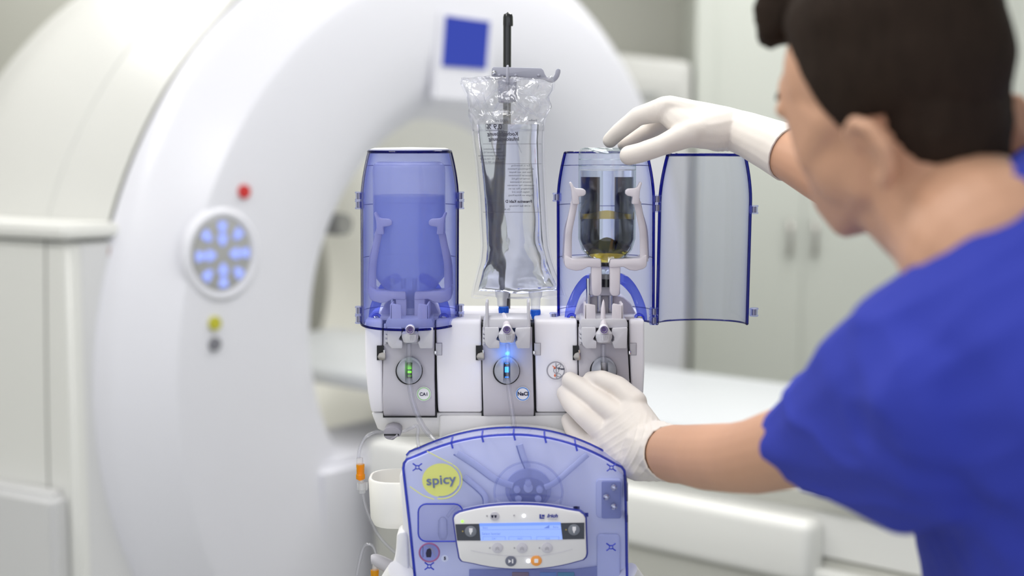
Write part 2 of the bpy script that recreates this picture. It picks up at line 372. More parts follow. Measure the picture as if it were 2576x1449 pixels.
bl = fdisc('bore_fill_disc', BU, BZ+.50, -.62, .03, .02, emit('bore_fill_white', '#ffffff', 2.0))  # unseen glowing disc, added with an area light to brighten the bore
lb_ = area('bore_fill_light', G(BU, BZ+.47, -.62), .12, .5, 2.2)
# small camera knob on the bore edge
fdisc('bore_sensor', BU-.44, BZ+.28, -.16, .03, .06, M['gap'])
# ------------------------------------------------------------ patient table
def obox(name, s0, s1, w0, w1, z0, z1, mat, parent, bev=.01):
    bm = bmesh.new(); vs = []
    for z in (z0, z1):
        for s_, w_ in ((s0, w0), (s1, w0), (s1, w1), (s0, w1)): vs.append(bm.verts.new(Vector((GC.x, GC.y, z))+GN*s_+GU*w_))
    for f in ((0, 1, 2, 3), (4, 5, 6, 7), (0, 1, 5, 4), (1, 2, 6, 5), (2, 3, 7, 6), (3, 0, 4, 7)): bm.faces.new([vs[i] for i in f])
    bmesh.ops.recalc_face_normals(bm, faces=bm.faces)
    if bev: bmesh.ops.bevel(bm, geom=bm.edges[:], offset=bev, segments=3, profile=.5, affect='EDGES')
    return done(name, bm, mat, parent)
tb = empty('patient_table', (GC.x+GN.x*1.6, GC.y+GN.y*1.6, 0), 'long white patient table running out of the scanner bore behind the arm', 'table')
obox('table_top', -.9, 2.6, -.34, .30, .86, .907, M['tab'], tb, .02)
obox('side_rail', .1, 2.5, -.40, -.345, .82, .86, M['tabs'], tb, .006); obox('side_rail', .1, 2.5, -.44, -.40, .795, .835, M['tabd'], tb, .004)
obox('under_frame', .06, 2.45, -.43, .3, .70, .82, M['tabs'], tb, .004)
bb = obox('side_panel', .06, 1.32, -.50, -.42, .655, .78, M['tabs'], tb, .02)
obox('base_cover', .06, 1.30, -.48, .3, .03, .66, M['tabd'], tb, .02)
obox('foot_rail', 1.30, 2.5, -.47, -.42, .64, .68, M['tabs'], tb, .006); obox('pedestal', 1.30, 2.4, -.43, .28, .0, .70, M['tabd'], tb, .02)
# ------------------------------------------------------------ cabinet left of the ring
cab = empty('equipment_cabinet', (-1.2, 3.4, 0), 'white floor cabinet with small warning stickers left of the scanner ring', 'cabinet')
def zprism(name, fp, z0, z1, mat, parent, bev=.01):
    bm = bmesh.new(); a = [bm.verts.new((x, y, z0)) for x, y in fp]; b = [bm.verts.new((x, y, z1)) for x, y in fp]
    bm.faces.new(a); bm.faces.new(b); n = len(fp)
    for i in range(n): bm.faces.new((a[i], a[(i+1) % n], b[(i+1) % n], b[i]))
    bmesh.ops.recalc_face_normals(bm, faces=bm.faces)
    if bev: bmesh.ops.bevel(bm, geom=bm.edges[:], offset=bev, segments=3, affect='EDGES')
    return done(name, bm, mat, parent)
c1 = W(168, 600, 3.15); c2 = W(372, 592, 3.28); c0 = W(-300, 590, 3.45)
ztop = W(168, 603, 3.15).z
fp = [(c0.x, c0.y), (c1.x, c1.y), (c2.x+.02, c2.y+.01), (c2.x+.02, 3.42), (c0.x, 3.62)]
zprism('body', fp, .0, ztop-.006, M['cab'], cab, .012)
fp2 = [(c0.x, c0.y-.015), (c1.x, c1.y-.02), (c2.x+.0, c2.y-.012), (c2.x+.02, 3.42), (c0.x, 3.62)]
zprism('top_board', fp2, ztop, ztop+.034, M['cab'], cab, .008)
dirr = Vector((c2.x-c1.x, c2.y-c1.y, 0)).normalized(); nr = Vector((dirr.y, -dirr.x, 0))
def onside(t, z, n): return Vector((c1.x, c1.y, z))+dirr*t+nr*n
bm = bmesh.new()
for (t0, z0, t1, z1) in ((.012, .03, .20, ztop-.03),):
    pass
bm.free()
def sidebox(name, t0, t1, z0, z1, n0, n1, mat, parent):
    bm = bmesh.new(); v = [bm.verts.new(onside(t, z, n)) for n in (n0, n1) for t, z in ((t0, z0), (t1, z0), (t1, z1), (t0, z1))]
    for f in ((0, 1, 2, 3), (4, 5, 6, 7), (0, 1, 5, 4), (1, 2, 6, 5), (2, 3, 7, 6), (3, 0, 4, 7)): bm.faces.new([v[i] for i in f])
    return done(name, bm, mat, parent)
sidebox('side_panel', .03, .185, .05, ztop-.012, -.004, .004, M['cab2'], cab)
for z_, c in ((ztop-.032, '#a88f8a'), (ztop-.068, '#77777a')):
    st = sidebox('sticker', .095, .138, z_-.01, z_+.01, .003, .0055, pm('sticker_ink', c, .5), cab)
    st['label'] = 'small printed warning sticker'
    for k in range(3): sidebox('print_line', .098, .134-.006*k, z_-.007+.005*k, z_-.005+.005*k, .0055, .006, M['sticker'], st)
dl = Vector((c0.x-c1.x, c0.y-c1.y, 0)).normalized()
q = Vector((c1.x, c1.y, 0))+dl*.065
bm = bmesh.new(); P_ = [Vector((q.x, q.y, z))+dl*(.018*math.sin(PI*z/ztop)) for z in [ztop*i/10 for i in range(11)]]
add_tube(bm, [p+Vector((0, -.001, 0)) for p in P_], .0022, 6); done('panel_seam', bm, M['gap'], cab)
zprism('plinth', [(c0.x, c0.y-.06), (c1.x-.03, c1.y-.06), (c1.x-.02, c1.y+.02), (c0.x, c0.y+.02)], 0, W(140, 1250, 3.1).z, M['cab2'], cab, .015)
# ------------------------------------------------------------ rear unit and tall cupboard
ru = empty('rear_unit', (W(1610, 500, 5.3).x, 5.4, 0), 'pale grey tall equipment housing standing behind the scanner on the right', 'machine')
a = W(1492, 135, 5.4); b = W(1742, 155, 5.4)
bm = bmesh.new(); add_prism(bm, [(a.x, 0.0), (b.x, 0.0), (b.x, b.z), (a.x, b.z+.04)], 5.4, 5.84, .03, 3); done('body', bm, M['unit'], ru)
bm = bmesh.new(); add_prism(bm, [(a.x+.02, b.z-.13), (b.x-.04, b.z-.16), (b.x-.04, b.z-.05), (a.x+.02, b.z-.02)], 5.39, 5.41, .006); done('top_cover', bm, M['unit'], ru)
pl = prism('name_plate', rect(1586, 232, 1655, 246), 5.385, .01, pm('plate_grey', '#a2a4a4', .5), ru, .001)
wl_ = W(1738, 700, 5.5); tag(wbox('trim_1', (wl_.x, W(1770, 700, 5.5).x+.02, 5.43, 5.85, 0, 2.9), M['wall_r']), kind='structure')
tall = empty('tall_cupboard', (W(2200, 700, 5.45).x, 5.6, 0), 'grey green built-in cupboard wall behind the man with two bar handles', 'cupboard')
x0 = W(1768, 700, 5.45).x; xs = [x0, W(2018, 700, 5.45).x, W(2530, 700, 5.45).x, 3.6]
wbox('body', (x0, 3.59, 5.48, 5.84, 0, 2.89), M['wall_r'], tall)
for i, (xa, xb) in enumerate(zip(xs, xs[1:])):
    dr = wbox('door', (xa+.0015, xb-.0015, 5.45, 5.475, .08, 2.86), M['wall_r'], tall, .0)
    for hx in ([xb-.055] if i == 0 else [xa+.04] if i == 1 else []):
        hz = W(0, 600, 5.45).z
        bm = bmesh.new(); add_tube(bm, smooth_path([Vector((hx, 5.448, hz+.06)), Vector((hx, 5.415, hz+.05)), Vector((hx, 5.415, hz-.05)), Vector((hx, 5.448, hz-.06))], 4), .008, 8)
        done('handle', bm, M['metal'], dr, label='steel bar handle')
# ============================================================ the injector
inj = empty('contrast_injector', (W(1270, 1100, 1.88).x, 1.88, 0), 'white three channel contrast injector with blue clear bottle covers and a display below', 'machine')
HX0, HX1 = 918, 1621
YF = 1.79
# side profile of the front: (py, Y)
def slab(name, x0, x1, prof, yback, mat, parent=inj, bev=.002, xs=None, **k):
    """a panel whose front follows prof [(py, Y)], px x0..x1 (optionally per row), back at yback"""
    bm = bmesh.new(); F = []; B = []
    for i, (py, Y) in enumerate(prof):
        a0, a1 = (xs[i] if xs else (x0, x1))
        p, q = W(a0, py, YF), W(a1, py, YF); z = p.z
        F.append((bm.verts.new((p.x, Y, z)), bm.verts.new((q.x, Y, z)))); B.append((bm.verts.new((p.x, yback, z)), bm.verts.new((q.x, yback, z))))
    n = len(prof)
    for i in range(n-1):
        bm.faces.new((F[i][0], F[i][1], F[i+1][1], F[i+1][0])); bm.faces.new((B[i][1], B[i][0], B[i+1][0], B[i+1][1]))
        bm.faces.new((B[i][0], F[i][0], F[i+1][0], B[i+1][0])); bm.faces.new((F[i][1], B[i][1], B[i+1][1], F[i+1][1]))
    bm.faces.new((F[0][1], F[0][0], B[0][0], B[0][1])); bm.faces.new((F[-1][0], F[-1][1], B[-1][1], B[-1][0]))
    bmesh.ops.recalc_face_normals(bm, faces=bm.faces)
    if bev:
        es = [e for e in bm.edges if e.calc_face_angle(0) > .7]
        bmesh.ops.bevel(bm, geom=es, offset=bev, segments=3, profile=.5, affect='EDGES', clamp_overlap=True)
    return done(name, bm, mat, parent, **k)
rows = [(804, YF+.004), (812, YF), (870, YF-.001), (930, YF-.003), (985, YF-.002), (1020, YF+.002), (1040, YF+.008)]
L_ = lambda y: HX0+(0 if y < 900 else (y-900)**1.35*.018)
R_ = lambda y: HX1-(0 if y < 940 else (y-940)**1.4*.012)
# body behind everything (dark joints show between the pieces)
slab('housing_core', 0, 0, [(max(p, 816), y+.012) for p, y in rows if p != 812], YF+.12, M['black'], bev=.001, xs=[(L_(p)+4, R_(p)-4) for p, y in rows if p != 812])
segs = [(None, 961), (1097, 1210), (1345, 1452), (1584, None)]
for i, (a0, a1) in enumerate(segs):
    sk = lambda p: (0 if p < 870 else (p-870)*.035)
    xs = [(L_(p) if a0 is None else a0+(sk(p) if i == 3 else (p-830)*.02), R_(p) if a1 is None else a1+(p-830)*.012) for p, y in rows]
    slab('housing_cover', 0, 0, rows, YF+.125 if i in (0, 3) else YF+.06, M['white'], bev=.003, xs=xs)
slab('top_deck', HX0+6, HX1-6, [(802, YF+.045), (830, YF+.045)], YF+.14, M['white'], bev=.003)
# lower body
low = [(1043, YF+.012), (1060, YF+.013), (1085, YF+.016), (1100, YF+.022), (1113, YF+.035)]
slab('lower_housing', 0, 0, low, YF+.12, M['white2'], bev=.002, xs=[(932+(p-1043)*.35+max(0, p-1085)**1.6*.22, 1612-(p-1043)*.35-max(0, p-1085)**1.6*.22) for p, y in low])
slab('lower_apron', 1104, 1452, [(1048, YF+.008), (1120, YF+.012), (1250, YF+.03), (1600, YF+.06)], YF+.12, M['white2'], bev=.003)
chans = [(963, 1095, 1030), (1212, 1343, 1275), (1454, 1584, 1519)]
crow = [(824, YF+.004), (860, YF), (900, YF-.003), (950, YF-.006), (990, YF-.008), (1020, YF-.005), (1040, YF+.002), (1051, YF+.010)]
for ci, (x0, x1, xc) in enumerate(chans):
    sk = [0, 0, 0, 1, 2, 3, 3, 3]; rk = [-2, -2, -1, 0, 1, 2, 2, 2] if ci == 1 else ([-4, -4, -2, 0, 4, 8, 10, 10] if ci == 2 else [0, 0, 0, 0, 1, 1, 1, 1])
    slab('channel_gap', x0-2, x1+2, [(818, YF+.009), (1054, YF+.009)], YF+.03, M['black'], bev=0, xs=[(x0-3, x1+2+rk[0]), (x0-1, x1+2+rk[-1])])
    ch = slab('channel_panel', 0, 0, crow, YF+.02, M['chan'], bev=.0012, xs=[(x0+1+(sk[i] if ci else 0), x1-2+rk[i]) for i in range(8)])
    # knob: two smooth lobes either side of the tube slot
    kz = W(xc, 932, YF-.006); r = mm(33)
    for s in (-1, 1):
        bm = bmesh.new(); ellip(bm, (kz.x, YF-.004, kz.z), (r, .019, r))
        bmesh.ops.bisect_plane(bm, geom=bm.verts[:]+bm.edges[:]+bm.faces[:], plane_co=(kz.x+s*mm(9), 0, 0), plane_no=(-s, 0, 0), clear_outer=True)
        bmesh.ops.holes_fill(bm, edges=[e for e in bm.edges if e.is_boundary])
        es = [e for e in bm.edges if e.calc_face_angle(0) > 1.0]
        bmesh.ops.bevel(bm, geom=es, offset=.0022, segments=3, profile=.5, affect='EDGES', clamp_overlap=True)
        done('knob_half', bm, M['knob'], ch)
    prism('knob_slot', circ(xc, 932, 31, 28, 34), YF-.012, .008, M['knob'], ch, .001)
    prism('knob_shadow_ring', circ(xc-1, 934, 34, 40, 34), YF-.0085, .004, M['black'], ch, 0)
    col = [('#7dfb3a', 1.6), ('#2a8cff', 3.5), (None, 0)][ci]
    prism('sensor_window', rrect(xc-7, 912, xc+7, 952, 3), YF-.0135, .002, M['black'] if ci != 2 else M['metal'], ch, .0003)
    if col[0]:
        for k, (yy, hh) in enumerate(((936, 5), (927, 3), (946, 2)) if ci == 0 else ((930, 14), (949, 4), (914, 3))):
            prism('led', rrect(xc-5, yy-hh/2, xc+5, yy+hh/2, 1), YF-.0145, .001, emit('led_%s' % ('green', 'blue')[ci], col[0], col[1]*(1 if k == 0 else .35)), ch, .0002)
        l = bpy.data.lights.new('led_light', 'POINT'); l.energy = (.002, .012)[ci]; l.color = lin(col[0])[:3]; l.shadow_soft_size = .004
        lo = bpy.data.objects.new('led_light', l); S.collection.objects.link(lo); lo.location = W(xc, 890 if ci else 925, YF-.017)
    # side fittings
    dx = (0, 0, 2)[ci]
    prism('latch_recess', rect(x0-15+dx, 870, x0+2, 906), YF-.0045, .006, M['black'], inj, 0)
    lt = prism('latch', [(x0-14+dx, 898), (x0-10+dx, 889), (x0-2, 886), (x0+7, 885), (x0+7, 906), (x0-2, 907), (x0-10+dx, 905)], YF-.009, .004, M['metal'], inj, .0012)
    lt['label'] = 'small steel latch tab'
    tube('latch_pin', [W(x0+3, 880, YF-.008), W(x0+3, 888, YF-.008)], mm(3), M['chrome'], lt, n=1, seg=10)
    prism('guide_strip', rect(x0+3, 815, x0+9, 866), YF-.006, .006, M['clamp'], inj, .0006)
    prism('catch_plate', rect(x1+1, 864, x1+16, 893), YF-.0035, .003, M['clamp'], inj, .0002)
    prism('catch_groove', rect(x1+1, 863, x1+17, 894), YF-.0025, .002, M['grey'], inj, 0)
    prism('catch_groove', rect(x1-2, 883, x1+3, 892), YF-.0055, .003, M['chrome'], inj, .0003)
    # clamp holder: two jaws and a plate
    cl = prism('clamp_base', [(xc-56, 802), (xc+56, 802), (xc+60, 812), (xc+60, 826), (xc-58, 826), (xc-60, 812)], YF-.024, .06, M['clamp'], inj, .002)
    prism('jaw', [(xc-56, 824), (xc-20, 824), (xc-20, 842), (xc-26, 852), (xc-26, 856), (xc-18, 858), (xc-18, 877), (xc-45, 877), (xc-53, 868), (xc-56, 858)], YF-.030, .032, M['clamp'], cl, .0015)
    prism('jaw', [(xc+22, 826), (xc+60, 824), (xc+58, 877), (xc+26, 877), (xc+20, 860), (xc+26, 858), (xc+26, 848), (xc+20, 840)], YF-.030, .032, M['clamp'], cl, .0015)
    for yy in (832, 842, 853): prism('jaw_tooth', [(xc-61, yy), (xc-54, yy+2), (xc-54, yy+9), (xc-61, yy+7)], YF-.027, .02, M['clamp'], cl, .0006)
    prism('jaw_well', [(xc-22, 838), (xc+24, 838), (xc+24, 866), (xc-22, 866)], YF-.010, .012, M['chan'], cl, .002)
    if ci == 1:
        for s, xa in ((-1, xc-54), (1, xc+51)):
            prism('ear', [(xa, 826), (xa, 762), (xa+3, 758), (xa+7, 762), (xa+8, 826)], YF-.026, .035, M['clamp'], cl, .0012)
    else:
        by = 822
        for xa, xb in ((xc-49, xc-20), (xc+20, xc+49)):
            # upright guide of the spike slot: L shaped
            hi = (xa, xb) if xa < xc else (xa, xb)
            prism('guide_post', [(xa, by), (xa+1, 768), (xa+4, 764), (xb-1, 768), (xb, by)], YF-.022, .005, M['hold'], cl, .001)
            xe = xa if xa < xc else xb-6
            prism('guide_post', [(xe, by), (xe, 766), (xe+6, 764), (xe+6, by)], YF-.022, .035, M['hold'], cl, .001)
# ---- valves with spikes (disposable, one per channel)
for ci, (x0, x1, xc) in enumerate(chans):
    vx = xc+(2, 0, 0)[ci]
    c = W(vx, 828, YF-.040)
    vl = empty('spike_valve', W(vx, 850, YF-.03), ['white spike valve with purple centre under the left blue bottle cover', 'white spike valve with purple centre under the hanging clear bag', 'white spike valve with tall bare spike below the glass bottle'][ci], 'valve', 'spike valves in the channels')
    lathe('body', [(0, 0), (mm(17), 0), (mm(19), .003), (mm(21), .006), (mm(21), .011), (mm(15), .015), (mm(10), .021), (0, .021)], W(vx, 860, YF-.028)+Vector((0, 0, 0)), M['clamp'], vl, 28)
    lathe('port', [(0, .0), (mm(11), .0), (mm(11), .012), (mm(10), .0135), (mm(7.5), .0135), (mm(7.5), .011), (0, .011)], c+Vector((0, .008, 0)), M['sticker'], vl, 28, ax=(0, -1, 0))
    lathe('port_ring', [(mm(7), 0), (mm(9.2), 0), (mm(9.2), .0006), (mm(7), .0006), (mm(7), 0)], c+Vector((0, -.0058, 0)), M['purple'], vl, 28, ax=(0, -1, 0))
    lathe('port_core', [(0, 0), (mm(5.5), 0), (mm(5), .002), (0, .002)], c+Vector((0, -.003, 0)), M['purple'], vl, 20, ax=(0, -1, 0))
    gt = prism('grip_tab', [(vx-5, 842), (vx+15, 842), (vx+15, 856), (vx+10, 862), (vx, 862), (vx-5, 856)], YF-.042, .008, M['clamp'], vl, .0015)
    for k in range(4): tube('rib', [W(vx-1+k*4, 845, YF-.0425), W(vx-1+k*4, 856, YF-.0425)], mm(.9), M['clamp'], gt, seg=6, n=1)
    if ci == 2: tube('spike', [W(vx, 822, 1.765), W(vx-1, 808, 1.77), W(vx-2, 806, 1.77), W(vx-2, 775, 1.772), W(vx-1, 760, 1.774), W(vx-1, 753, 1.775)], [mm(10), mm(9), mm(6.5), mm(5.5), mm(3), .0002], M['hold'], vl, 14, 1)
    elif ci == 1: tube('spike', [W(vx, 822, 1.765), W(vx-2, 808, 1.772), W(vx-8, 792, 1.80)], [mm(10), mm(8), mm(6)], M['hold'], vl, 14, 2)
# ---- stickers
def sticker(cx, cy_, r, ring_mat, lab, parent=inj, Y=YF-.009):
    st = prism('sticker', circ(cx, cy_, r, 40), Y, .0006, M['sticker'], parent, 0, label=lab)
    bm = bmesh.new(); n = 40; A = [W(x, y, Y-.0003) for x, y in circ(cx, cy_, r*.93, n)]; B = [W(x, y, Y-.0003) for x, y in circ(cx, cy_, r*.80, n)]
    a = [bm.verts.new(p) for p in A]; b = [bm.verts.new(p) for p in B]
    for i in range(n): bm.faces.new((a[i], a[(i+1) % n], b[(i+1) % n], b[i]))
    r_ = bmesh.ops.extrude_face_region(bm, geom=bm.faces[:]); bmesh.ops.translate(bm, vec=(0, .0002, 0), verts=[v for v in r_['geom'] if isinstance(v, bmesh.types.BMVert)])
    done('ring', bm, ring_mat, st, smooth=0); return st
s1 = sticker(1066, 991, 18, M['green'], 'round white sticker with green ring reading CA1'); text('lettering', 'CA1', 1066, 992, 8.5, YF-.0094, M['ink'], s1, bold=.0001)
s2 = sticker(1315, 991, 18, M['bring'], 'round white sticker with blue ring reading NaCl'); text('lettering', 'NaCl', 1315.5, 991, 9.5, YF-.0094, M['ink'], s2, bold=.0002)
s3 = sticker(1398, 932, 25, M['gring'], 'round sticker showing hands pressing a knob', Y=YF-.0045)
Y3 = YF-.0052
def bar(name, a, b, wpx, mat, parent, Y): tube(name, [W(*a, Y), W(*b, Y)], mm(wpx)/2, mat, parent, seg=6, n=1)
def poly(name, pts, wpx, mat, parent, Y, sm=4):
    tube(name, [W(x, y, Y) for x, y in pts], mm(wpx)/2, mat, parent, seg=6, n=sm)
bar('icon_line', (1398, 913), (1400, 952), 2, M['gring'], s3, Y3); poly('icon_knob', circ(1399, 932, 6.5, 16)+[(1405.5, 932)], .8, M['ink'], s3, Y3)
poly('icon_hand', [(1400, 925), (1401, 920), (1408, 916), (1411, 918), (1409, 923), (1402, 926), (1400, 925)], .8, M['ink'], s3, Y3)
poly('icon_hand', [(1400, 941), (1406, 940), (1411, 943), (1410, 948), (1403, 947), (1400, 944)], .8, M['ink'], s3, Y3)
bar('icon_arrow', (1390, 920), (1395, 925), 1.6, M['orangep'], s3, Y3); bar('icon_arrow', (1396, 940), (1396, 947), 1.6, M['orangep'], s3, Y3)
for q in ([(1397, 922), (1392, 927), (1398, 928)], [(1393, 944), (1399, 944), (1396, 949)]): prism('icon_arrow_head', q, Y3, .0004, M['orangep'], s3, 0)
text('lettering', 'Press', 1412, 928, 5, Y3, M['ink'], s3, bold=.00012)
# ---- bottle compartments
YC = 1.83
def hw(v, full):   # half width along the height, v=0 top .. 1 bottom
    y = 380+v*438
    t = max(0, (500-y)/120)
    return full*(1-.15*t**1.7)
def half_shell(name, cx, ytop, ybot, full, depth, sgn, mat, th=.0022, N=36, rowsn=26, a0=0, a1=PI, parent=inj, cxt=None, yb=1.83, **k):
    """half tube with an elliptic section; sgn -1 bulges to the front, +1 to the back"""
    bm = bmesh.new(); g = []
    for i in range(rowsn+1):
        v = i/rowsn; py = ytop+(ybot-ytop)*v; c = W(cx if cxt is None else cxt+(cx-cxt)*v, py, yb)
        h = mm(hw(v, full), yb); d = depth*(hw(v, 1)*.6+.4)
        g.append([bm.verts.new((c.x-h*math.cos(t), yb+sgn*d*math.sin(t)**.85, c.z)) for t in [a0+(a1-a0)*j/N for j in range(N+1)]])
    for i in range(rowsn):
        for j in range(N): bm.faces.new((g[i][j], g[i][j+1], g[i+1][j+1], g[i+1][j]))
    pts = [[v.co.copy() for v in r] for r in g]
    bmesh.ops.recalc_face_normals(bm, faces=bm.faces)
    bmesh.ops.solidify(bm, geom=bm.faces[:], thickness=th)
    return done(name, bm, mat, parent, **k), pts
def rim(name, P, r, parent, mat=None, flat=None): return tube(name, P, r, mat or M['navy'], parent, seg=8, n=1, flat=flat)
def hinge(px, py, parent, Y=1.82, n=2, w_=22):
    for k in range(n):
        yy = py-11+22*k if n == 2 else py
        h = lathe('hinge', [(0, -.0055), (.0052, -.0055), (.0058, -.004), (.0046, -.0035), (.0046, .0035), (.0058, .004), (.0052, .0055), (0, .0055)], W(px, yy, Y), M['dome'], parent, 16)
        lathe('hinge_pin', [(0, -.004), (.003, -.004), (.003, .004), (0, .004)], W(px, yy, Y), M['metal'], h, 12)
        sx = 1 if px < (1031 if px < 1250 else 1524) else -1
        prism('hinge_leaf', rect(px, yy-8, px+sx*12, yy+8) if sx > 0 else rect(px+sx*12, yy-8, px, yy+8), Y-.002, .004, M['dome'], h, .0006)
# compartment 1 (closed)
def comp(cx, closed, xr=0):
    sh, pts = half_shell('back_shell', cx, 384, 815, 120, .058, 1, M['shell'])
    for e in (0, -1): rim('shell_rim', [r[e]+Vector((0, -.002, 0)) for r in pts], .0019, sh)
    rim('shell_rim', pts[0], .0014, sh); rim('shell_rim', pts[-1], .0014, sh)
    for row in (2, 8, 16, 24): rim('shell_rib', [p for p in pts[row]], .0005, sh)
    # blue bracket arch bolted to the deck
    for s in (-1, 1):
        P = [W(cx+s*x, y, YC+dy) for x, y, dy in ((92, 806, -.015), (88, 775, -.012), (72, 735, 0), (50, 708, .015), (34, 700, .03))]
        ar = tube('bracket_arm', P, [mm(13), mm(13), mm(12), mm(14), mm(14)], M['arch'], inj, 12, 5, flat=(Vector((0, 1, 0)), .35))
        sc = lathe('screw', [(0, 0), (mm(9), 0), (mm(8), .0025), (mm(4), .0035), (mm(3.5), .002), (0, .002)], W(cx+s*85, 802, YC-.022), M['chrome'], ar, 20, ax=(0, -1, 0))
        prism('screw_boss', circ(cx+s*85, 802, 13, 20), YC-.022, .01, M['arch'], ar, .001)
    # grey hump and guide rods
    bm = bmesh.new(); add_prism(bm, [W(cx+x, y, YC+.01) for x, y in ((-78, 815), (-76, 790), (-64, 765), (-45, 748), (-20, 740), (20, 740), (45, 748), (64, 765), (76, 790), (78, 815))], YC+.01, YC+.05, .004); done('back_plate', bm, M['hold'], inj)
    for x in (-44, -16, 12): tube('guide_rod', [W(cx+x, 700, YC+.005), W(cx+x, 805, YC+.005)], mm(6), M['chrome'], inj, 16, 1)
    prism('rod_plate', rect(cx-75, 796, cx+72, 806), YC-.03, .03, M['chan'], inj, .001)
comp(1031, True); comp(1524, False)
fd, fp_ = half_shell('front_cover', 1031, 381, 810, 121, .078, -1, M['dome'])
for e in (0, -1): rim('cover_rim', [r[e] for r in fp_], .0013, fd)
rim('cover_rim', fp_[-1], .0016, fd); rim('cover_rim', fp_[0], .0016, fd)
bm = bmesh.new(); top = [bm.verts.new(p) for p in fp_[0]]; bm.faces.new(top); r_ = bmesh.ops.extrude_face_region(bm, geom=bm.faces[:]); bmesh.ops.translate(bm, vec=(0, 0, .002), verts=[v for v in r_['geom'] if isinstance(v, bmesh.types.BMVert)]); done('cover_top', bm, M['dome'], fd)
ct = W(1031, 379, YC); lathe('top_cap', [(0, 0), (mm(101), 0), (mm(101), .002), (mm(90), .0035), (0, .0045)], ct, M['white2'], inj, 48, sy=.7)
dd, dp = half_shell('open_cover', 1766, 390, 816, 114, .050, 1, M['door'], cxt=1777, label='open clear blue cover door swung to the right')
for e in (0, -1): rim('cover_rim', [r[e] for r in dp], .0021, dd)
rim('cover_rim', dp[0], .0022, dd); rim('cover_rim', dp[-1], .0012, dd)
hinge(904, 504, inj); hinge(1157, 504, inj); hinge(904, 792, inj); hinge(1157, 787, inj)
hinge(1401, 496, inj, n=1); hinge(1653, 512, inj); hinge(1393, 797, inj, n=1); hinge(1645, 795, inj)
for py_ in (527, 785):
    h = lathe('hinge', [(0, -.0055), (.0052, -.0055), (.0058, -.004), (.0046, -.0035), (.0046, .0035), (.0058, .004), (.0052, .0055), (0, .0055)], W(1897, py_, 1.82), M['dome'], inj, 16)
    lathe('hinge_pin', [(0, -.004), (.003, -.004), (.003, .004), (0, .004)], W(1897, py_, 1.82), M['metal'], h, 12); prism('hinge_leaf', rect(1884, py_-8, 1896, py_+8), 1.818, .004, M['dome'], h, .0006)
# ---- bottle holders: cradle with two fingers
def holder(cx, yl, yh, half, fing):
    """yl ledge level, yh finger level (px)"""
    yc = YC-.012
    hd = prism('bottle_cradle', [(cx-half, yl-12), (cx-half+20, yl), (cx-11, yl), (cx-11, yl+22), (cx-45, yl+20), (cx-60, yl+28), (cx-half+28, yl+30), (cx-half+6, yl+24), (cx-half, yl+16)], yc-.022, .045, M['hold'], inj, .0025)
    prism('cradle_half', [(cx+half, yl-12), (cx+half-20, yl), (cx+11, yl), (cx+9, yl+22), (cx+45, yl+20), (cx+60, yl+28), (cx+half-28, yl+30), (cx+half-6, yl+24), (cx+half, yl+16)], yc-.022, .045, M['hold'], hd, .0025)
    prism('cradle_back', rect(cx-half+6, yl-4, cx+half-6, yl+10), yc+.023, .02, M['hold'], hd, .002)
    for s in (-1, 1):
        x0, x1 = (cx-37, cx-10) if s < 0 else (cx+10, cx+37)
        pts = [(x0, yl+18), (x1, yl+18), (x1, yl+82), (x1-3, yl+90), (x1-9, yl+93), (x0+9, yl+93), (x0+3, yl+90), (x0+1, yl+70)]
        if s > 0: pts = [(x1, yl+18), (x0, yl+18), (x0, yl+82), (x0+3, yl+90), (x0+9, yl+93), (x1-9, yl+93), (x1-3, yl+90), (x1-1, yl+70)]
        prism('cradle_leg', pts, yc-.020, .012, M['hold'], hd, .002)
        # finger: rises from the ledge, bends in over the bottle
        e = fing
        P = [W(cx+s*(half-8), yl+5, yc-.008), W(cx+s*(half-10), yl-50, yc-.012), W(cx+s*(half-12), (yl+yh)/2+10, yc-.016), W(cx+s*(half-22), yh+45, yc-.020), W(cx+s*(half-27), yh+22, yc-.024)]
        fg = tube('finger', P, [mm(11), mm(9), mm(9), mm(9), mm(9)], M['hold'], hd, 12, 5, flat=(Vector((0, 1, 0)), .55))
        xi = cx+s*(half-e)
        q = [(cx+s*(half-18), yh+2), (cx+s*(half-16), yh-8), (cx+s*(half-12), yh-20), (cx+s*(half-17), yh-23), (cx+s*(half-24), yh-9), (cx+s*(half-30), yh-6), (xi+s*6, yh-5), (xi, yh), (xi, yh+9), (xi+s*6, yh+13), (cx+s*(half-36), yh+15), (cx+s*(half-38), yh+34), (cx+s*(half-20), yh+34)]
        prism('finger_tip', q, yc-.034, .015, M['hold'], fg, .0025)
        P = [W(cx+s*(half-2), yl-2, yc+.03), W(cx+s*(half-4), yl-70, yc+.03), W(cx+s*(half-14), yh+60, yc+.02), W(cx+s*(half-20), yh+30, yc-.012)]
        tube('finger_strut', P, [mm(8), mm(6), mm(5), mm(5)], M['hold'], fg, 10, 5)
holder(1524, 652, 480, 104, 54)
holder(1032, 733, 556, 104, 58)
prism('neck_clamp', rrect(1484, 690, 1560, 744, 6), YC-.005, .02, M['chan'], inj, .002)
prism('neck_clamp', rrect(992, 770, 1070, 812, 6), YC-.005, .02, M['chan'], inj, .002)
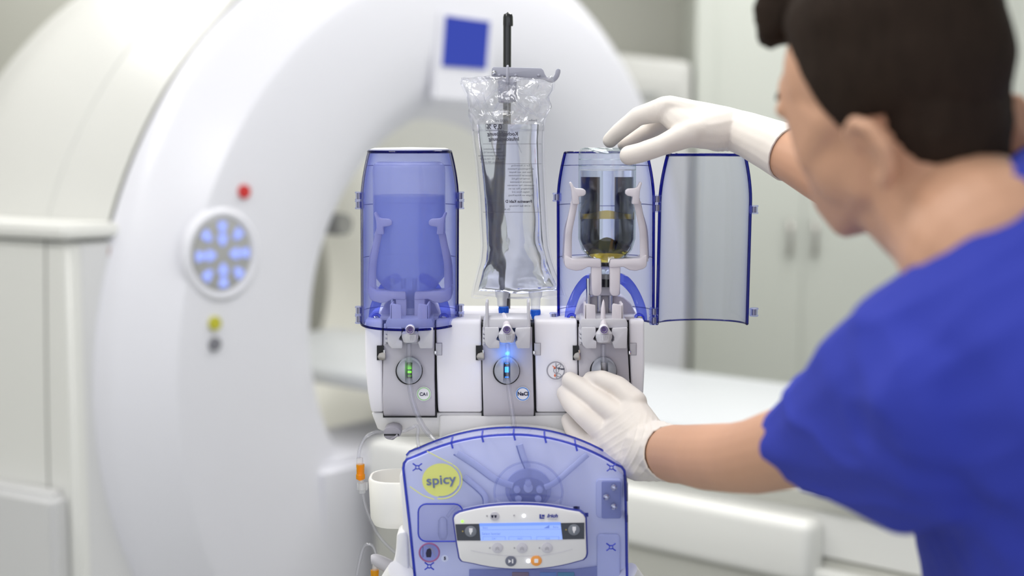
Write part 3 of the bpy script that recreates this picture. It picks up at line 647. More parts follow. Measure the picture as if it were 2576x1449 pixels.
# ---- pole with hook bar
tube('pole', [W(1276, 60, 1.90), W(1274, 830, 1.90)], mm(10, 1.90), M['blackp'], inj, 24, 1)
lathe('pole_cap', [(0, 0), (mm(11.8, 1.9), 0), (mm(12.6, 1.9), .002), (mm(12.2, 1.9), .012), (mm(10.5, 1.9), .0155), (mm(4, 1.9), .017), (mm(2, 1.9), .0182), (0, .0182)], W(1278, 66, 1.90), M['blackp'], inj, 28)
hk = prism('hook_bar', [(1237, 172), (1241, 168), (1362, 171), (1367, 176), (1371, 186), (1376, 193), (1381, 196), (1387, 196), (1392, 192), (1396, 185), (1398, 177), (1400, 173), (1405, 172), (1410, 174), (1410, 182), (1407, 192), (1402, 200), (1395, 206), (1388, 208), (1378, 205), (1368, 200), (1262, 190), (1262, 200), (1240, 200), (1236, 190)], 1.875, .008, M['hook'], inj, .0012)
tube('hook_prong', [W(1277, 212, 1.852), W(1277, 198, 1.850), W(1277, 170, 1.852), W(1277, 166, 1.853)], [mm(6), mm(5), mm(3.5), mm(3)], M['hook'], hk, 12, 2)
prism('slider', rrect(1252, 196, 1300, 258, 8), 1.872, .045, M['hook'], inj, .003)
lathe('hook_screw', [(0, 0), (mm(6), 0), (mm(5), .002), (mm(2.5), .003), (mm(2), .0015), (0, .0015)], W(1243, 183, 1.8735), M['chrome'], hk, 16, ax=(0, -1, 0))
for x in (1256, 1297, 1355): lathe('hook_stud', [(0, 0), (mm(4), 0), (mm(3), .004), (0, .005)], W(x, 190, 1.875), M['hook'], hk, 12, ax=(0, -1, 0))
# white rear handle behind the bag
prism('rear_handle', [(1176, 790), (1180, 783), (1200, 779), (1222, 784), (1240, 790), (1290, 790), (1318, 781), (1345, 780), (1368, 786), (1370, 793), (1355, 797), (1190, 797), (1178, 795)], 1.93, .02, M['white2'], inj, .003)
# ---- stand and white parts at the bottom
tube('stand_column', [W(1290, 1200, 1.93), Vector((W(1290, 1200, 1.93).x, 1.93, .12))], .035, M['white2'], inj, 24, 1)
bxx = W(1290, 1200, 1.93).x
for k in range(5):
    a = 2*PI*k/5+.3
    lg = tube('stand_leg', [Vector((bxx, 1.93, .13)), Vector((bxx+.3*math.cos(a), 1.93+.3*math.sin(a), .09))], [.03, .02], M['white2'], inj, 12, 1)
    lathe('caster', [(0, -.012), (.04, -.012), (.045, 0), (.04, .012), (0, .012)], (bxx+.3*math.cos(a), 1.93+.3*math.sin(a), .046), M['grey'], lg, 20, ax=(0, 1, 0))
# ============================================================ bottles, bag, lines
# plastic bottle in the closed compartment
c = W(1031, 720, YC); r1 = mm(91, YC)
def hz(y, Y=YC): return W(0, y, Y).z
b1 = empty('infusion_bottle', (c.x, YC, hz(735)), 'milky plastic bottle upside down inside the closed blue cover', 'bottle')
M['milk'] = tint('milky_bottle', '#f8f9fe', '#e8ebf8', .05, rough=.2, milky=.42, milkcol='#f4f5fc')
M['liq1'] = tint('bottle_liquid', '#dbe2f8', '#bcc8f0', .02, milky=.25, milkcol='#aab8ec')
z0 = hz(740)
prof = [(0, hz(800)-z0), (.017, hz(800)-z0), (.017, hz(752)-z0), (.022, hz(745)-z0), (r1*.62, hz(735)-z0), (r1*.97, hz(695)-z0), (r1, hz(685)-z0), (r1, hz(428)-z0), (r1*.985, hz(418)-z0), (r1*.94, hz(411)-z0), (r1*.85, hz(407)-z0), (r1*.5, hz(409)-z0), (0, hz(410)-z0)]
lathe('body', prof, (c.x, YC, z0), M['milk'], b1, 64)
lathe('liquid', [(0, hz(743)-z0), (r1*.58, hz(735)-z0), (r1*.95, hz(695)-z0), (r1*.98, hz(685)-z0), (r1*.98, hz(491)-z0), (0, hz(491)-z0)], (c.x, YC, z0), M['liq1'], b1, 64)
lathe('cap', [(0, hz(805)-z0), (.018, hz(805)-z0), (.019, hz(790)-z0), (.0175, hz(772)-z0), (0, hz(772)-z0)], (c.x, YC, z0), M['white2'], b1, 32)
# glass bottle under the raised hand
c = W(1526, 650, YC); rb = mm(72, YC)
b3 = empty('glass_bottle', (c.x, YC, hz(690)), 'clear glass bottle with yellow label held upside down by the raised glove', 'bottle')
M['glass'] = tint('clear_glass', '#fcfefe', '#cfe0de', .12, rough=.01, power=4)
M['liqg'] = glass('clear_liquid', '#f6f8ff', 1.34)
zb = hz(690)
pr = [(0, hz(702)-zb), (.0115, hz(702)-zb), (.0115, hz(684)-zb), (.014, hz(672)-zb), (rb*.62, hz(652)-zb), (rb*.88, hz(628)-zb), (rb, hz(600)-zb), (rb, hz(392)-zb), (rb*.985, hz(382)-zb), (rb*.93, hz(375)-zb), (rb*.82, hz(372)-zb), (rb*.7, hz(376)-zb), (rb*.3, hz(386)-zb), (0, hz(388)-zb)]
lathe('body', pr, (c.x, YC, zb), M['glass'], b3, 64)
k = .955
lq = lathe('liquid', [(0, hz(698)-zb), (.0095, hz(698)-zb), (.0095, hz(684)-zb), (.012, hz(672)-zb), (rb*.60*k, hz(651)-zb), (rb*.88*k, hz(627)-zb), (rb*k, hz(600)-zb), (rb*k, hz(428)-zb), (0, hz(428)-zb)], (c.x, YC, zb), M['liqg'], b3, 64)
for yy in (402, 418, 428): lathe('glass_ring', [(rb*.985, 0), (rb*1.005, .0004), (rb*.985, .0008), (rb*.975, .0004), (rb*.985, 0)], (c.x, YC, hz(yy)), M['glass'] if yy < 428 else M['tube2'], b3, 48)
lathe('stopper', [(0, hz(720)-zb), (.0125, hz(720)-zb), (.0125, hz(697)-zb), (0, hz(697)-zb)], (c.x, YC, zb), M['blackp'], b3, 32)
lathe('crimp_ring', [(.0127, hz(700)-zb), (.014, hz(700)-zb), (.014, hz(688)-zb), (.0127, hz(688)-zb), (.0127, hz(700)-zb)], (c.x, YC, zb), M['tube2'], b3, 32)
# yellow label wrapped on the far side
M['yel'] = tint('yellow_label', '#f2dc50', '#e0c020', .02, milky=.93, milkcol='#ffe640')
def wrap(name, ya, yb, a0, a1, mat, wave=0, r=rb*1.01, n=24):
    bm = bmesh.new(); A = []; B = []
    for i in range(n+1):
        a = a0+(a1-a0)*i/n; wv = -wave*math.cos(4*PI*(i/n-.5))
        for lst, y in ((A, ya+wv), (B, yb)): lst.append(bm.verts.new((c.x+r*math.cos(a), YC+r*math.sin(a), hz(y))))
    for i in range(n): bm.faces.new((A[i], A[i+1], B[i+1], B[i]))
    bmesh.ops.solidify(bm, geom=bm.faces[:], thickness=.0003)
    return done(name, bm, mat, b3)
wrap('label', 533, 549, math.radians(41), math.radians(131), M['yel'], 5)
wrap('label', 606, 640, math.radians(36), math.radians(136), M['yel'], 12, r=rb*.86)
M['refr'] = pm('refraction_navy', '#0e1228', .5)
wrap('refraction_bar', 446, 612, math.radians(92.5), math.radians(102.5), M['refr'], r=rb*1.04); wrap('refraction_bar', 446, 612, math.radians(69.5), math.radians(79.5), M['refr'], r=rb*1.04)  # dark refracted images of the cover edges, painted as strips behind the bottle
# ---- hanging bag
YB = 1.85
bg = empty('infusion_bag', W(1290, 745, YB), 'clear crumpled liquid bag with mirrored print hanging on the hook', 'bag')
rowsB = [(197, 1166, 1384, .002), (206, 1160, 1392, .004), (222, 1166, 1392, .007), (245, 1176, 1380, .011), (275, 1183, 1378, .013), (312, 1187, 1369, .016), (360, 1192, 1367, .018), (420, 1199, 1368, .020), (500, 1206, 1372, .022), (570, 1210, 1376, .022), (620, 1212, 1380, .021), (655, 1209, 1388, .019), (690, 1200, 1401, .015), (718, 1193, 1413, .010), (738, 1189, 1419, .005), (748, 1190, 1420, .002)]
def interp(rows, y):
    for a, b in zip(rows, rows[1:]):
        if a[0] <= y <= b[0]:
            t = (y-a[0])/(b[0]-a[0]); return [a[i]+(b[i]-a[i])*t for i in range(1, 4)]
    return list(rows[-1][1:]) if y > rows[-1][0] else list(rows[0][1:])
def bag_mesh(name, ya, yb, inset, dk, mat, nz, crumple, parent, N=56, skew=0, bot=0, ex=.75):
    bm = bmesh.new(); R = []
    for i in range(nz+1):
        y = ya+(yb-ya)*i/nz; l, r, d = interp(rowsB, y); l += inset; r -= inset; d = max(.0008, d*dk)
        if i == nz and bot: d = .0008
        ring = []
        for j in range(N):
            t = 2*PI*j/N; cx = (l+r)/2; h = (r-l)/2; sx = math.cos(t); sy = math.sin(t)
            x = cx+h*sx; yy = y+(bot*(.5+.5*math.cos(PI*sx*1.0))*((y-ya)/(yb-ya))**8 if bot else 0)
            p = W(x, yy, YB); dep = -d*math.copysign(abs(sy)**ex, sy)*(1+skew*sx)
            am = crumple(y)
            nv = noise.noise_vector(Vector((x*.028, y*.022, 5 if sy > 0 else 9)))*am+noise.noise_vector(Vector((x*.07, y*.05, 3)))*am*.5
            # creases radiating to the hook
            ring.append(bm.verts.new((p.x+nv.x*.5, YB+dep+nv.y, p.z+nv.z*.35)))
        R.append(ring)
    for a, b in zip(R, R[1:]):
        for j in range(N): bm.faces.new((a[j], a[(j+1) % N], b[(j+1) % N], b[j]))
    bm.faces.new(R[0][::-1]); bm.faces.new(R[-1])
    return done(name, bm, mat, parent, smooth=70)
M['film'] = tint('clear_film', '#fdfdff', '#d0d4e0', .2, rough=.05, power=2.4, bump=.4, bscale=38, milky=.08)
M['film2'] = tint('smooth_film', '#fdfdff', '#d8dbe4', .08, rough=.04, power=3, bump=.25, bscale=14, milky=.05)
M['liqb'] = glass('bag_liquid', '#f4f6fd', 1.32, bump=.12, bscale=9, dist=.01)
bag_mesh('film', 197, 330, 0, 1.25, M['film'], 40, lambda y: .014 if y < 290 else .014*(330-y)/40, bg, N=80)
bag_mesh('film_body', 326, 742, 2, 1.06, M['film2'], 50, lambda y: .0006, bg, bot=10)
bag_mesh('liquid', 313, 730, 13, .98, M['liqb'], 60, lambda y: .0006+.003*max(0, (y-560)/180), bg, skew=.35, bot=8)
# welded seam around the bag
P = [W(x, y, YB) for y, x, _, _ in rowsB]+[W(x, y, YB) for x, y in ((1215, 748), (1245, 738), (1290, 735), (1340, 743), (1385, 750))]+[W(x, y, YB) for y, _, x, _ in reversed(rowsB)]
tube('welded_seam', P, mm(3.2), M['film2'], bg, 8, 3, flat=(Vector((0, 1, 0)), .4))
tube('welded_seam', [W(1166, 197, YB), W(1200, 206, YB-.01), W(1240, 196, YB), W(1277, 205, YB-.012), W(1320, 198, YB), W(1350, 206, YB-.008), W(1384, 198, YB)], mm(3), M['film2'], bg, 8, 5)
# folds around the prong: little ridges of film
for P in ([(1277, 212), (1240, 232), (1215, 262)], [(1277, 214), (1262, 245), (1240, 285), (1245, 305)], [(1280, 214), (1310, 236), (1345, 240)], [(1282, 214), (1297, 250), (1330, 280), (1352, 290)], [(1276, 216), (1277, 260), (1281, 318)], [(1184, 225), (1205, 262), (1212, 300)], [(1330, 232), (1358, 262), (1348, 292)], [(1281, 318), (1270, 350), (1262, 385)], [(1283, 318), (1298, 352), (1312, 385)]):
    tube('fold', [W(x, y, YB-.017) for x, y in P], [mm(2.4)]*(len(P)-1)+[mm(.8)], M['film2'], bg, 8, 6)
# mirrored print (seen from the rear through the liquid)
TI = pm('print_ink', '#4c4c58', .6)
YT = YB+.0005
lines = [('1000 ml', 1262, 304, 7, 0), ('0,9 %', 1244, 319, 13, 1), ('Kochsalzlösung', 1265, 337, 9, 1), ('Infusionslösung', 1268, 350, 9, 1), ('freeflex', 1340, 303, 5, 0)]
YT = YB-.0235
for s_, x, y, h, b_ in lines: text('print', s_, x, y, h, YT, TI, bg, mirror=True, bold=.0002*b_, lean=.1)
body = ['1000 ml enthalten', 'Natriumchlorid 9,0 g', 'Wasser für Injektionszwecke', 'Na+ 154  Cl- 154 mmol/l', 'Osmolarität 308 mosm/l', 'Zur i.v. Anwendung', 'als Trägerlösung (Injektion)', 'Dosis bzw. zum Beispiel', 'Glucose bei Erwachsenen', 'normal Na+/kg KG', 'ionisierte Arzneimittel', 'verwenden. Nur verwenden', 'Beschädigung. Nur zur ein-', 'maligen Reste sind', 'Zugabe von Körperflüssig']
for i, s_ in enumerate(body):
    y = 375+i*8.3; text('print', s_, 1238 if i < 5 else 1310, y, 4.3, YT, TI, bg, mirror=True)
text('print', 'Fresenius Kabi D', 1305, 507, 7, YT, TI, bg, mirror=True, bold=.0002); text('print', '61346 Bad Homburg', 1308, 518, 4.5, YT, TI, bg, mirror=True); text('print', 'Ch.-B.:', 1275, 527, 4.5, YT, TI, bg, mirror=True)
bm = bmesh.new(); P = [W(x, y, YT) for x, y in ((1222, 312), (1268, 312), (1268, 328), (1222, 328), (1222, 312))]
add_tube(bm, P, .0003, 5); done('print_frame', bm, TI, bg)
for y in (362, 412, 534): bar('print_rule', (1215, y), (1362, y), .8, TI, bg, YT)
# ports
for px, lab in ((1263, 'left'), (1347, 'right')):
    yb_ = 770 if px < 1300 else 778
    lathe('port', [(mm(18), hz(733)-hz(yb_)), (mm(17), hz(745)-hz(yb_)), (mm(13), hz(752)-hz(yb_)), (mm(12), .0), (mm(9), 0), (0, 0)][::-1], W(px, yb_, YB-.01), M['tube2'], bg, 24)
    cx_ = px+(4 if px < 1300 else 0)
    cp = lathe('blue_cap', [(0, 0), (mm(13), 0), (mm(13.5), -mm(3)), (mm(12), -mm(4)), (mm(11), -mm(18)), (mm(16 if px < 1300 else 11.5), -mm(20)), (mm(16 if px < 1300 else 11.5), -mm(23)), (mm(8), -mm(24)), (mm(8), -mm(31)), (0, -mm(31))], W(cx_, yb_+1, YB-.012), M['bluecap'], bg, 24)
    for q in range(12):
        a = 2*PI*q/12; p = W(cx_, yb_+1, YB-.012); bm = bmesh.new()
        add_tube(bm, [p+Vector((mm(12.6)*math.cos(a), mm(12.6)*math.sin(a), -mm(4))), p+Vector((mm(11.6)*math.cos(a), mm(11.6)*math.sin(a), -mm(17)))], .0007, 6); done('rib', bm, M['bluecap'], cp)
    if px > 1300:
        for q in range(3): lathe('thread', [(mm(8), 0), (mm(10), -.0006), (mm(8), -.0012)], W(cx_, yb_+25+q*3.2, YB-.012), M['bluecap'], cp, 20)
# ---- tubes
def hose(name, P, rpx, label, group=None, mat='tube', Y=None):
    pts = [W(*p) for p in P]; r = mm(rpx)
    o = tube(name, pts, r, M[mat], None, 14, 8); tag(o, label, 'tube', group)
    tube('bore', [p for p in pts], r*.55, M['tube'], o, 8, 8); return o
yh = YF-.018
hose('infusion_line', [(1029, 864, yh), (1029, 900, yh), (1029, 945, yh), (1031, 970, yh-.002), (1040, 1015, yh-.004), (1060, 1065, yh-.006), (1085, 1098, yh-.01), (1125, 1128, yh-.03)], 7, 'clear tube running from the green lit channel down behind the blue pump cover')
hose('infusion_line', [(1277, 864, yh), (1277, 900, yh), (1277, 945, yh), (1281, 985, yh-.002), (1289, 1040, yh-.004), (1297, 1100, yh-.012), (1300, 1120, yh-.03)], 6.5, 'clear straight tube running down through the blue lit channel knob')
hose('infusion_line', [(1518, 866, yh), (1518, 900, yh), (1521, 930, yh), (1526, 955, yh), (1530, 985, yh-.0)], 6.5, 'short clear tube at the right channel vanishing under the gloved fingers')
hose('patient_line', [(1008, 1086, YF-.012), (1020, 1083, YF-.013), (1038, 1075, YF-.016), (1047, 1071, YF-.016), (1052, 1080, YF-.018), (1050, 1100, YF-.02), (1054, 1125, YF-.025), (1062, 1150, YF-.04)], 4.6, 'thin clear tube looping right from the grey clip to the blue cover')
hose('patient_line', [(966, 1087, YF-.012), (945, 1087, YF-.018), (922, 1098, YF-.022), (906, 1125, YF-.024), (902, 1155, YF-.024)], 4.6, 'thin clear tube curving left from the grey clip to the orange connector')
hose('patient_line', [(912, 1236, YF-.024), (917, 1265, YF-.024), (929, 1300, YF-.026), (948, 1340, YF-.03), (970, 1368, YF-.034), (1000, 1395, YF-.04)], 4.4, 'thin clear tube hanging from the orange connector down to the white handle')
hose('patient_line', [(898, 1449, YF-.03), (899, 1440, YF-.03), (905, 1410, YF-.03), (914, 1378, YF-.03), (927, 1369, YF-.032), (940, 1378, YF-.034), (946, 1398, YF-.036)], 4.4, 'thin clear tube looped over the grey peg at the bottom edge')
# connector
cn = empty('luer_connector', W(908, 1240, YF-.024), 'orange and clear tube connector hanging left of the white cup', 'connector')
def lz(name, px, y0_, y1_, prof, mat, parent, Y=YF-.024, ax=None):
    a_ = W(px, y1_, Y); L = W(px, y0_, Y).z-a_.z; return lathe(name, [(mm(r_), t*L) for r_, t in prof], a_, mat, parent, 20)
lz('clear_sleeve', 905, 1151, 1170, [(0, 0), (9, 0), (8, .9), (7, 1), (0, 1)], M['tube2'], cn)
oj = lz('orange_body', 907, 1168, 1205, [(0, 0), (10.5, 0), (11.5, .05), (11.5, .3), (10, .35), (10, .75), (10.5, .8), (10.5, 1), (0, 1)], M['orange'], cn)
lz('orange_core', 907, 1172, 1208, [(0, 0), (6, 0), (6, 1), (0, 1)], pm('orange_solid', '#ffb020', .4), oj)
lz('clear_tip', 909, 1203, 1216, [(0, 0), (6, 0), (6, 1), (0, 1)], M['tube2'], cn)
wc = lz('wing_collar', 911, 1214, 1240, [(0, 0), (8, 0), (9, .3), (11, .35), (11, 1), (7, 1), (0, 1)], M['tube2'], cn)
for s in (-1, 1): prism('wing', rect(911+s*11-2, 1216, 911+s*11+2, 1234), YF-.028, .008, M['tube2'], wc, .0005)
cn2 = empty('luer_connector', W(943, 1449, YF-.036), 'orange tube connector under the grey peg at the bottom edge', 'connector')
lz('clear_sleeve', 943, 1420, 1437, [(0, 0), (7, 0), (6, 1), (0, 1)], M['tube2'], cn2, YF-.036)
lz('orange_body', 943, 1434, 1472, [(0, 0), (10, 0), (10, .7), (10.5, .8), (10.5, 1), (0, 1)], M['orange'], cn2, YF-.036)
# grey clip
gc = prism('tube_clip', [(965, 1083), (970, 1077), (985, 1073), (1000, 1076), (1008, 1083), (1008, 1096), (1003, 1100), (996, 1098), (994, 1104), (988, 1108), (972, 1105), (965, 1098)], YF-.018, .03, M['grey'], inj, .003)
prism('clip_slot', rect(966, 1092, 1004, 1096), YF-.0186, .002, M['black'], gc, .0003)
tube('clip_tongue', [W(984, 1104, YF-.02), W(995, 1099, YF-.022), (W(999, 1094, YF-.02))], mm(2.5), M['grey'], gc, 8, 3)
# cup
cx0 = W(926, 1206, 1.74); 
bm = bmesh.new(); out = []; 
def cup_ring(ins, z):
    a = W(927, 1210, 1.75); b_ = W(1060, 1210, 1.75); x0_, x1_ = a.x+ins, b_.x+.03-ins; y0_, y1_ = 1.72+ins, 1.80-ins
    rr = .03-ins*.5; q = rrect(x0_, y0_, x1_, y1_, rr, 5); return [bm.verts.new((x, y, z)) for x, y in q]
zt = W(0, 1216, 1.72).z; zbm = W(0, 1340, 1.72).z
R = [cup_ring(.018, zbm), cup_ring(.006, zbm+.003), cup_ring(.002, zbm+.012), cup_ring(0, zt-.002), cup_ring(.001, zt), cup_ring(.0035, zt), cup_ring(.0045, zt-.002), cup_ring(.007, zbm+.014), cup_ring(.02, zbm+.006)]
for a_, b_ in zip(R, R[1:]):
    for i in range(len(a_)): bm.faces.new((a_[i], a_[(i+1) % len(a_)], b_[(i+1) % len(a_)], b_[i]))
bm.faces.new(R[0]); bm.faces.new(R[-1])
cu = done('cup', bm, pm('cup_cream', '#f3f1ec', .35)); tag(cu, 'empty cream white plastic cup fixed left of the blue pump cover', 'cup')
# ============================================================ pump box with display
YP = 1.66
def arcy(x): # top outline of the lid
    t = (x-1290)/280; return 1094+ (72 if x < 1290 else 88)*abs(t)**2.1
lid = [(1045, 1470), (1030, 1320), (1014, 1180), (1016, 1166), (1024, 1156)]+[(x, arcy(x)) for x in range(1050, 1560, 20)]+[(1564, arcy(1560)), (1571, 1185), (1573, 1200), (1576, 1320), (1578, 1470)]
px0 = sum(p[0] for p in lid)/len(lid)
def shrink(pts, k, cx=1298, cy_=1300): return [(cx+(x-cx)*k, cy_+(y-cy_)*k) for x, y in pts]
prism('pump_housing', [(1022, 1480), (1012, 1330), (1004, 1200), (1020, 1172)]+[(x+6, y+12) for x, y in lid[5:-4]]+[(1579, 1200), (1582, 1330), (1584, 1480)], YP+.035, .10, M['white2'], inj, .006)
lidback = prism('pump_plate', shrink(lid, .985), YP+.028, .008, pm('pump_plate_blue', '#eceffd', .4), inj, .002)
# lid shell: front sheet plus side wall
bm = bmesh.new(); A = [W(x, y, YP) for x, y in shrink(lid, .985)]; B = [W(x, y, YP) for x, y in lid]
f = [bm.verts.new(p) for p in A]; b0 = [bm.verts.new(p+Vector((0, .004, 0))) for p in B]; b1_ = [bm.verts.new(p+Vector((0, .045, 0))) for p in B]
bm.faces.new(f); n = len(f)
for i in range(n):
    j = (i+1) % n; bm.faces.new((f[i], f[j], b0[j], b0[i])); bm.faces.new((b0[i], b0[j], b1_[j], b1_[i]))
pl_ = done('pump_cover', bm, M['lid'], inj, label='clear blue pump cover')
rim('cover_edge', [p+Vector((0, .002, 0)) for p in B], .0016, pl_, mat=M['rimb'])
rim('cover_edge', [p+Vector((0, .043, 0)) for p in B[3:-3]], .0014, pl_, mat=M['rimb'])
for x in (1136, 1213, 1293, 1371, 1449): tube('blue_tick', [W(x+3, arcy(x)+14, YP-.0005), W(x-1, arcy(x)-1, YP+.001), W(x, arcy(x), YP)+Vector((0, .03, .0005))], .0012, M['bluemark'], pl_, 8, 1)
YL = YP-.0008
for cx_, cy__ in ((1050, 1175), (1537, 1376), (1538, 1176), (1080, 1424)):
    for a in (45, 135, 225, 315):
        q = math.radians(a); tube('clip_arm', [W(cx_+4*math.cos(q), cy__+4*math.sin(q), YL), W(cx_+15*math.cos(q)*(1.1), cy__+13*math.sin(q), YL)], .0009, M['bluemark'], pl_, 6, 1)
    lathe('clip_boss', [(.0016, 0), (.0026, 0), (.0026, .002), (.0016, .002), (.0016, 0)], W(cx_, cy__, YP), M['bluemark'], pl_, 16, ax=(0, -1, 0))
# round yellow emblem
YE = M['yemb'] = pm('emblem_yellow', '#e6ea86', .45)
em = prism('emblem', circ(1109, 1208, 47, 48, 42), YP-.0012, .0006, YE, pl_, 0, label='round yellow printed emblem')
text('lettering', 'spicy', 1109, 1208, 25, YP-.0020, pm('emblem_ink', '#6d7aa8', .5), em, bold=.0002, sx=1.12, rot=.08)
for dx, a0, a1, w_ in ((52, -55, 110, 3.2), (46, 20, 105, 2)):
    poly('emblem_swoosh', [(1109+dx*1.02*math.cos(math.radians(a)), 1208+(dx-5)*math.sin(math.radians(a))) for a in range(a0, a1, 11)], w_, YE if dx > 50 else pm('emblem_blue', '#8b97c4', .5), em, YP-.0012, 2)
poly('emblem_swoosh', [(1074, 1135), (1102, 1150), (1138, 1168)], 2.6, YE, em, YP-.0012); poly('emblem_swoosh', [(1031, 1224), (1064, 1246), (1092, 1256)], 2.6, YE, em, YP-.0012)
# innards behind the cover
YI = YP+.026
M['in1'] = pm('rotor_lavender', '#a9b0d8', .4); M['in2'] = pm('rotor_blue_grey', '#7f88b8', .4); M['in3'] = pm('inner_pale', '#ccd2f0', .4)  # darker blue grey for the rotor, channels, valve plate and slot
rot = prism('pump_head', circ(1329, 1232, 58, 40, 52), YI-.004, .01, M['in1'], lidback, .001)
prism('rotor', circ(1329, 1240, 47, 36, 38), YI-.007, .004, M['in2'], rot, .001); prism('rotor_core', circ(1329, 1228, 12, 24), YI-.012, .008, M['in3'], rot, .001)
for a in (20, 90, 160, 215, 325): q = math.radians(a); lathe('roller', [(0, 0), (mm(9), 0), (mm(8), .006), (0, .007)], W(1329+30*math.cos(q), 1238-24*math.sin(q), YI-.007), M['in1'], rot, 18, ax=(0, -1, 0))
M['cl'] = tint('clear_guide', '#f6f7fd', '#c4caea', .10, power=2)
gd = tube('clear_guard', [W(1329+86*math.cos(math.radians(a)), 1240-78*math.sin(math.radians(a)), YI-.012) for a in range(-20, 201, 20)], mm(2.6), M['cl'], lidback, 8, 4)
prism('guard_sheet', circ(1329, 1240, 86, 30, 78, 0, -180)+[(1243, 1250), (1262, 1262), (1396, 1262), (1415, 1250)], YI-.012, .001, M['cl'], gd, 0)
for P, w_ in (([(1150, 1140), (1200, 1172), (1250, 1208), (1290, 1222)], 16), ([(1308, 1118), (1318, 1150), (1329, 1176)], 15), ([(1478, 1143), (1430, 1185), (1395, 1215), (1370, 1226)], 14), ([(1168, 1200), (1205, 1230), (1222, 1252), (1222, 1285)], 13)):
    tube('inner_tube', [W(x, y, YI-.006) for x, y in P], mm(w_)/2, M['in3'], lidback, 12, 5, flat=(Vector((0, 1, 0)), .5))
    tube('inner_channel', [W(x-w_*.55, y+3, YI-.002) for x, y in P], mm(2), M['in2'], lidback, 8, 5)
# left drip window, right valve block
M['winp'] = pm('window_pale', '#c9cbe4', .4)
dwp = rrect(1052, 1268, 1164, 1362, 20); dw = prism('drip_window', dwp, YI-.004, .004, M['winp'], lidback, .001)
bm = bmesh.new(); add_tube(bm, [W(x, y, YP-.0005) for x, y in dwp+[dwp[0]]], .0009, 6); done('window_rim', bm, M['bluemark'], pl_)
lathe('drip_chamber', [(0, 0), (mm(8), mm(2)), (mm(12), mm(14)), (mm(11), mm(48)), (mm(5), mm(56)), (0, mm(57))], W(1114, 1358, YI-.008), M['tube'], dw, 20)
tube('drip_tube', [W(1125, 1300, YI-.01), W(1140, 1280, YI-.01), W(1150, 1272, YI-.01)], mm(4), M['tube'], dw, 8, 4)
vb = prism('valve_block', rrect(1500, 1206, 1566, 1304, 10), YI-.004, .008, M['in3'], lidback, .002); vb2 = prism('valve_plate', rrect(1514, 1212, 1562, 1305, 4), YI-.008, .006, M['in2'], vb, .001)
for x, y in ((1543, 1223), (1524, 1247), (1543, 1271)): lathe('valve_stud', [(0, 0), (mm(7.5), 0), (mm(7.5), .008), (mm(4), .009), (mm(3), .006), (0, .006)], W(x, y, YI-.008), M['chrome'], vb2, 20, ax=(0, -1, 0))
prism('cable_port', rrect(1502, 1345, 1560, 1470, 10), YI-.004, .006, M['in3'], lidback, .002)
# warning mark
wm = prism('warning_sign', circ(1080, 1390, 25, 36, 24), YP-.0004, .0003, tint('sign_clear', '#dfe2f4', '#b9bfe0', .03), pl_, 0, label='round warning sticker with crossed out black pictogram')
bm = bmesh.new(); add_tube(bm, [W(x, y, YP-.001) for x, y in circ(1080, 1390, 25, 32, 23)+[(1105, 1390)]], .0010, 6); done('ring', bm, pm('sign_red', '#a06090', .5), wm)
prism('pictogram', [(1074, 1382), (1084, 1378), (1086, 1392), (1084, 1402), (1073, 1402), (1071, 1392)], YP-.0011, .0004, M['ink'], wm, 0)
for k_ in range(5): bar('pictogram_line', (1068+k_*4, 1374), (1096, 1382+k_*5), .8, M['grey'], wm, YP-.0011)
bar('pictogram_line', (1064, 1374), (1064, 1402), 1.2, M['ink'], wm, YP-.0011)
prism('round_mark', circ(1119, 1405, 9, 24), YP-.001, .0004, M['in3'], pl_, 0); text('lettering', '5', 1119, 1405, 8, YP-.0018, M['ink'], pl_, bold=.0002)
text('lettering', 'THERA', 1416, 1279, 6, YP-.0012, M['ink'], pl_, rot=-.12, bold=.0001); text('lettering', '▦', 1449, 1278, 8, YP-.0012, M['ink'], pl_)
prism('data_mark', rect(1442, 1274, 1458, 1287), YP-.001, .0003, pm('mark_ink', '#444a80', .5), pl_, 0); prism('data_mark', rect(1470, 1290, 1480, 1300), YP-.001, .0003, M['logo'], pl_, 0)
# display console
YD = YP-.016
con = [(1142, 1312), (1141, 1304), (1146, 1297), (1156, 1291)]+[(x, 1272+19*abs((x-1306)/150)**2.2) for x in range(1170, 1450, 20)]+[(1458, 1289), (1468, 1296), (1473, 1304), (1474, 1340), (1476, 1392), (1474, 1402), (1466, 1409)]+[(x, 1432-23*abs((x-1312)/152)**2.2) for x in range(1450, 1170, -20)]+[(1162, 1413), (1156, 1404), (1150, 1370)]
cn_b = prism('console_bezel', shrink(con, 1.022, 1308, 1351), YD+.002, .013, pm('bezel_blue', '#343e9c', .3), inj, .002)
co = prism('display_console', con, YD, .02, M['white2'], inj, .002, label='white control console with blue lit display')
YS = YD-.0006
dk_ = pm('console_dark', '#40444f', .4)
prism('dark_field', [(1145, 1319), (1206, 1318), (1209, 1360), (1150, 1360)], YS, .0008, dk_, co, 0); prism('dark_field', [(1410, 1316), (1470, 1315), (1470, 1356), (1414, 1357)], YS, .0008, dk_, co, 0)
sc_ = prism('screen', [(1206, 1317), (1410, 1314), (1415, 1357), (1209, 1360)], YS-.0002, .0008, emit('screen_blue', '#97b2fb', 1.0), co, 0, label='blue lit display screen')
prism('screen_bar', [(1206, 1317), (1410, 1314), (1411, 1321), (1206, 1324)], YS-.0006, .0003, emit('screen_blue_top', '#7b9df8', 1.0), sc_, 0)
si = emit('screen_ink', '#6f8ae0', .9)
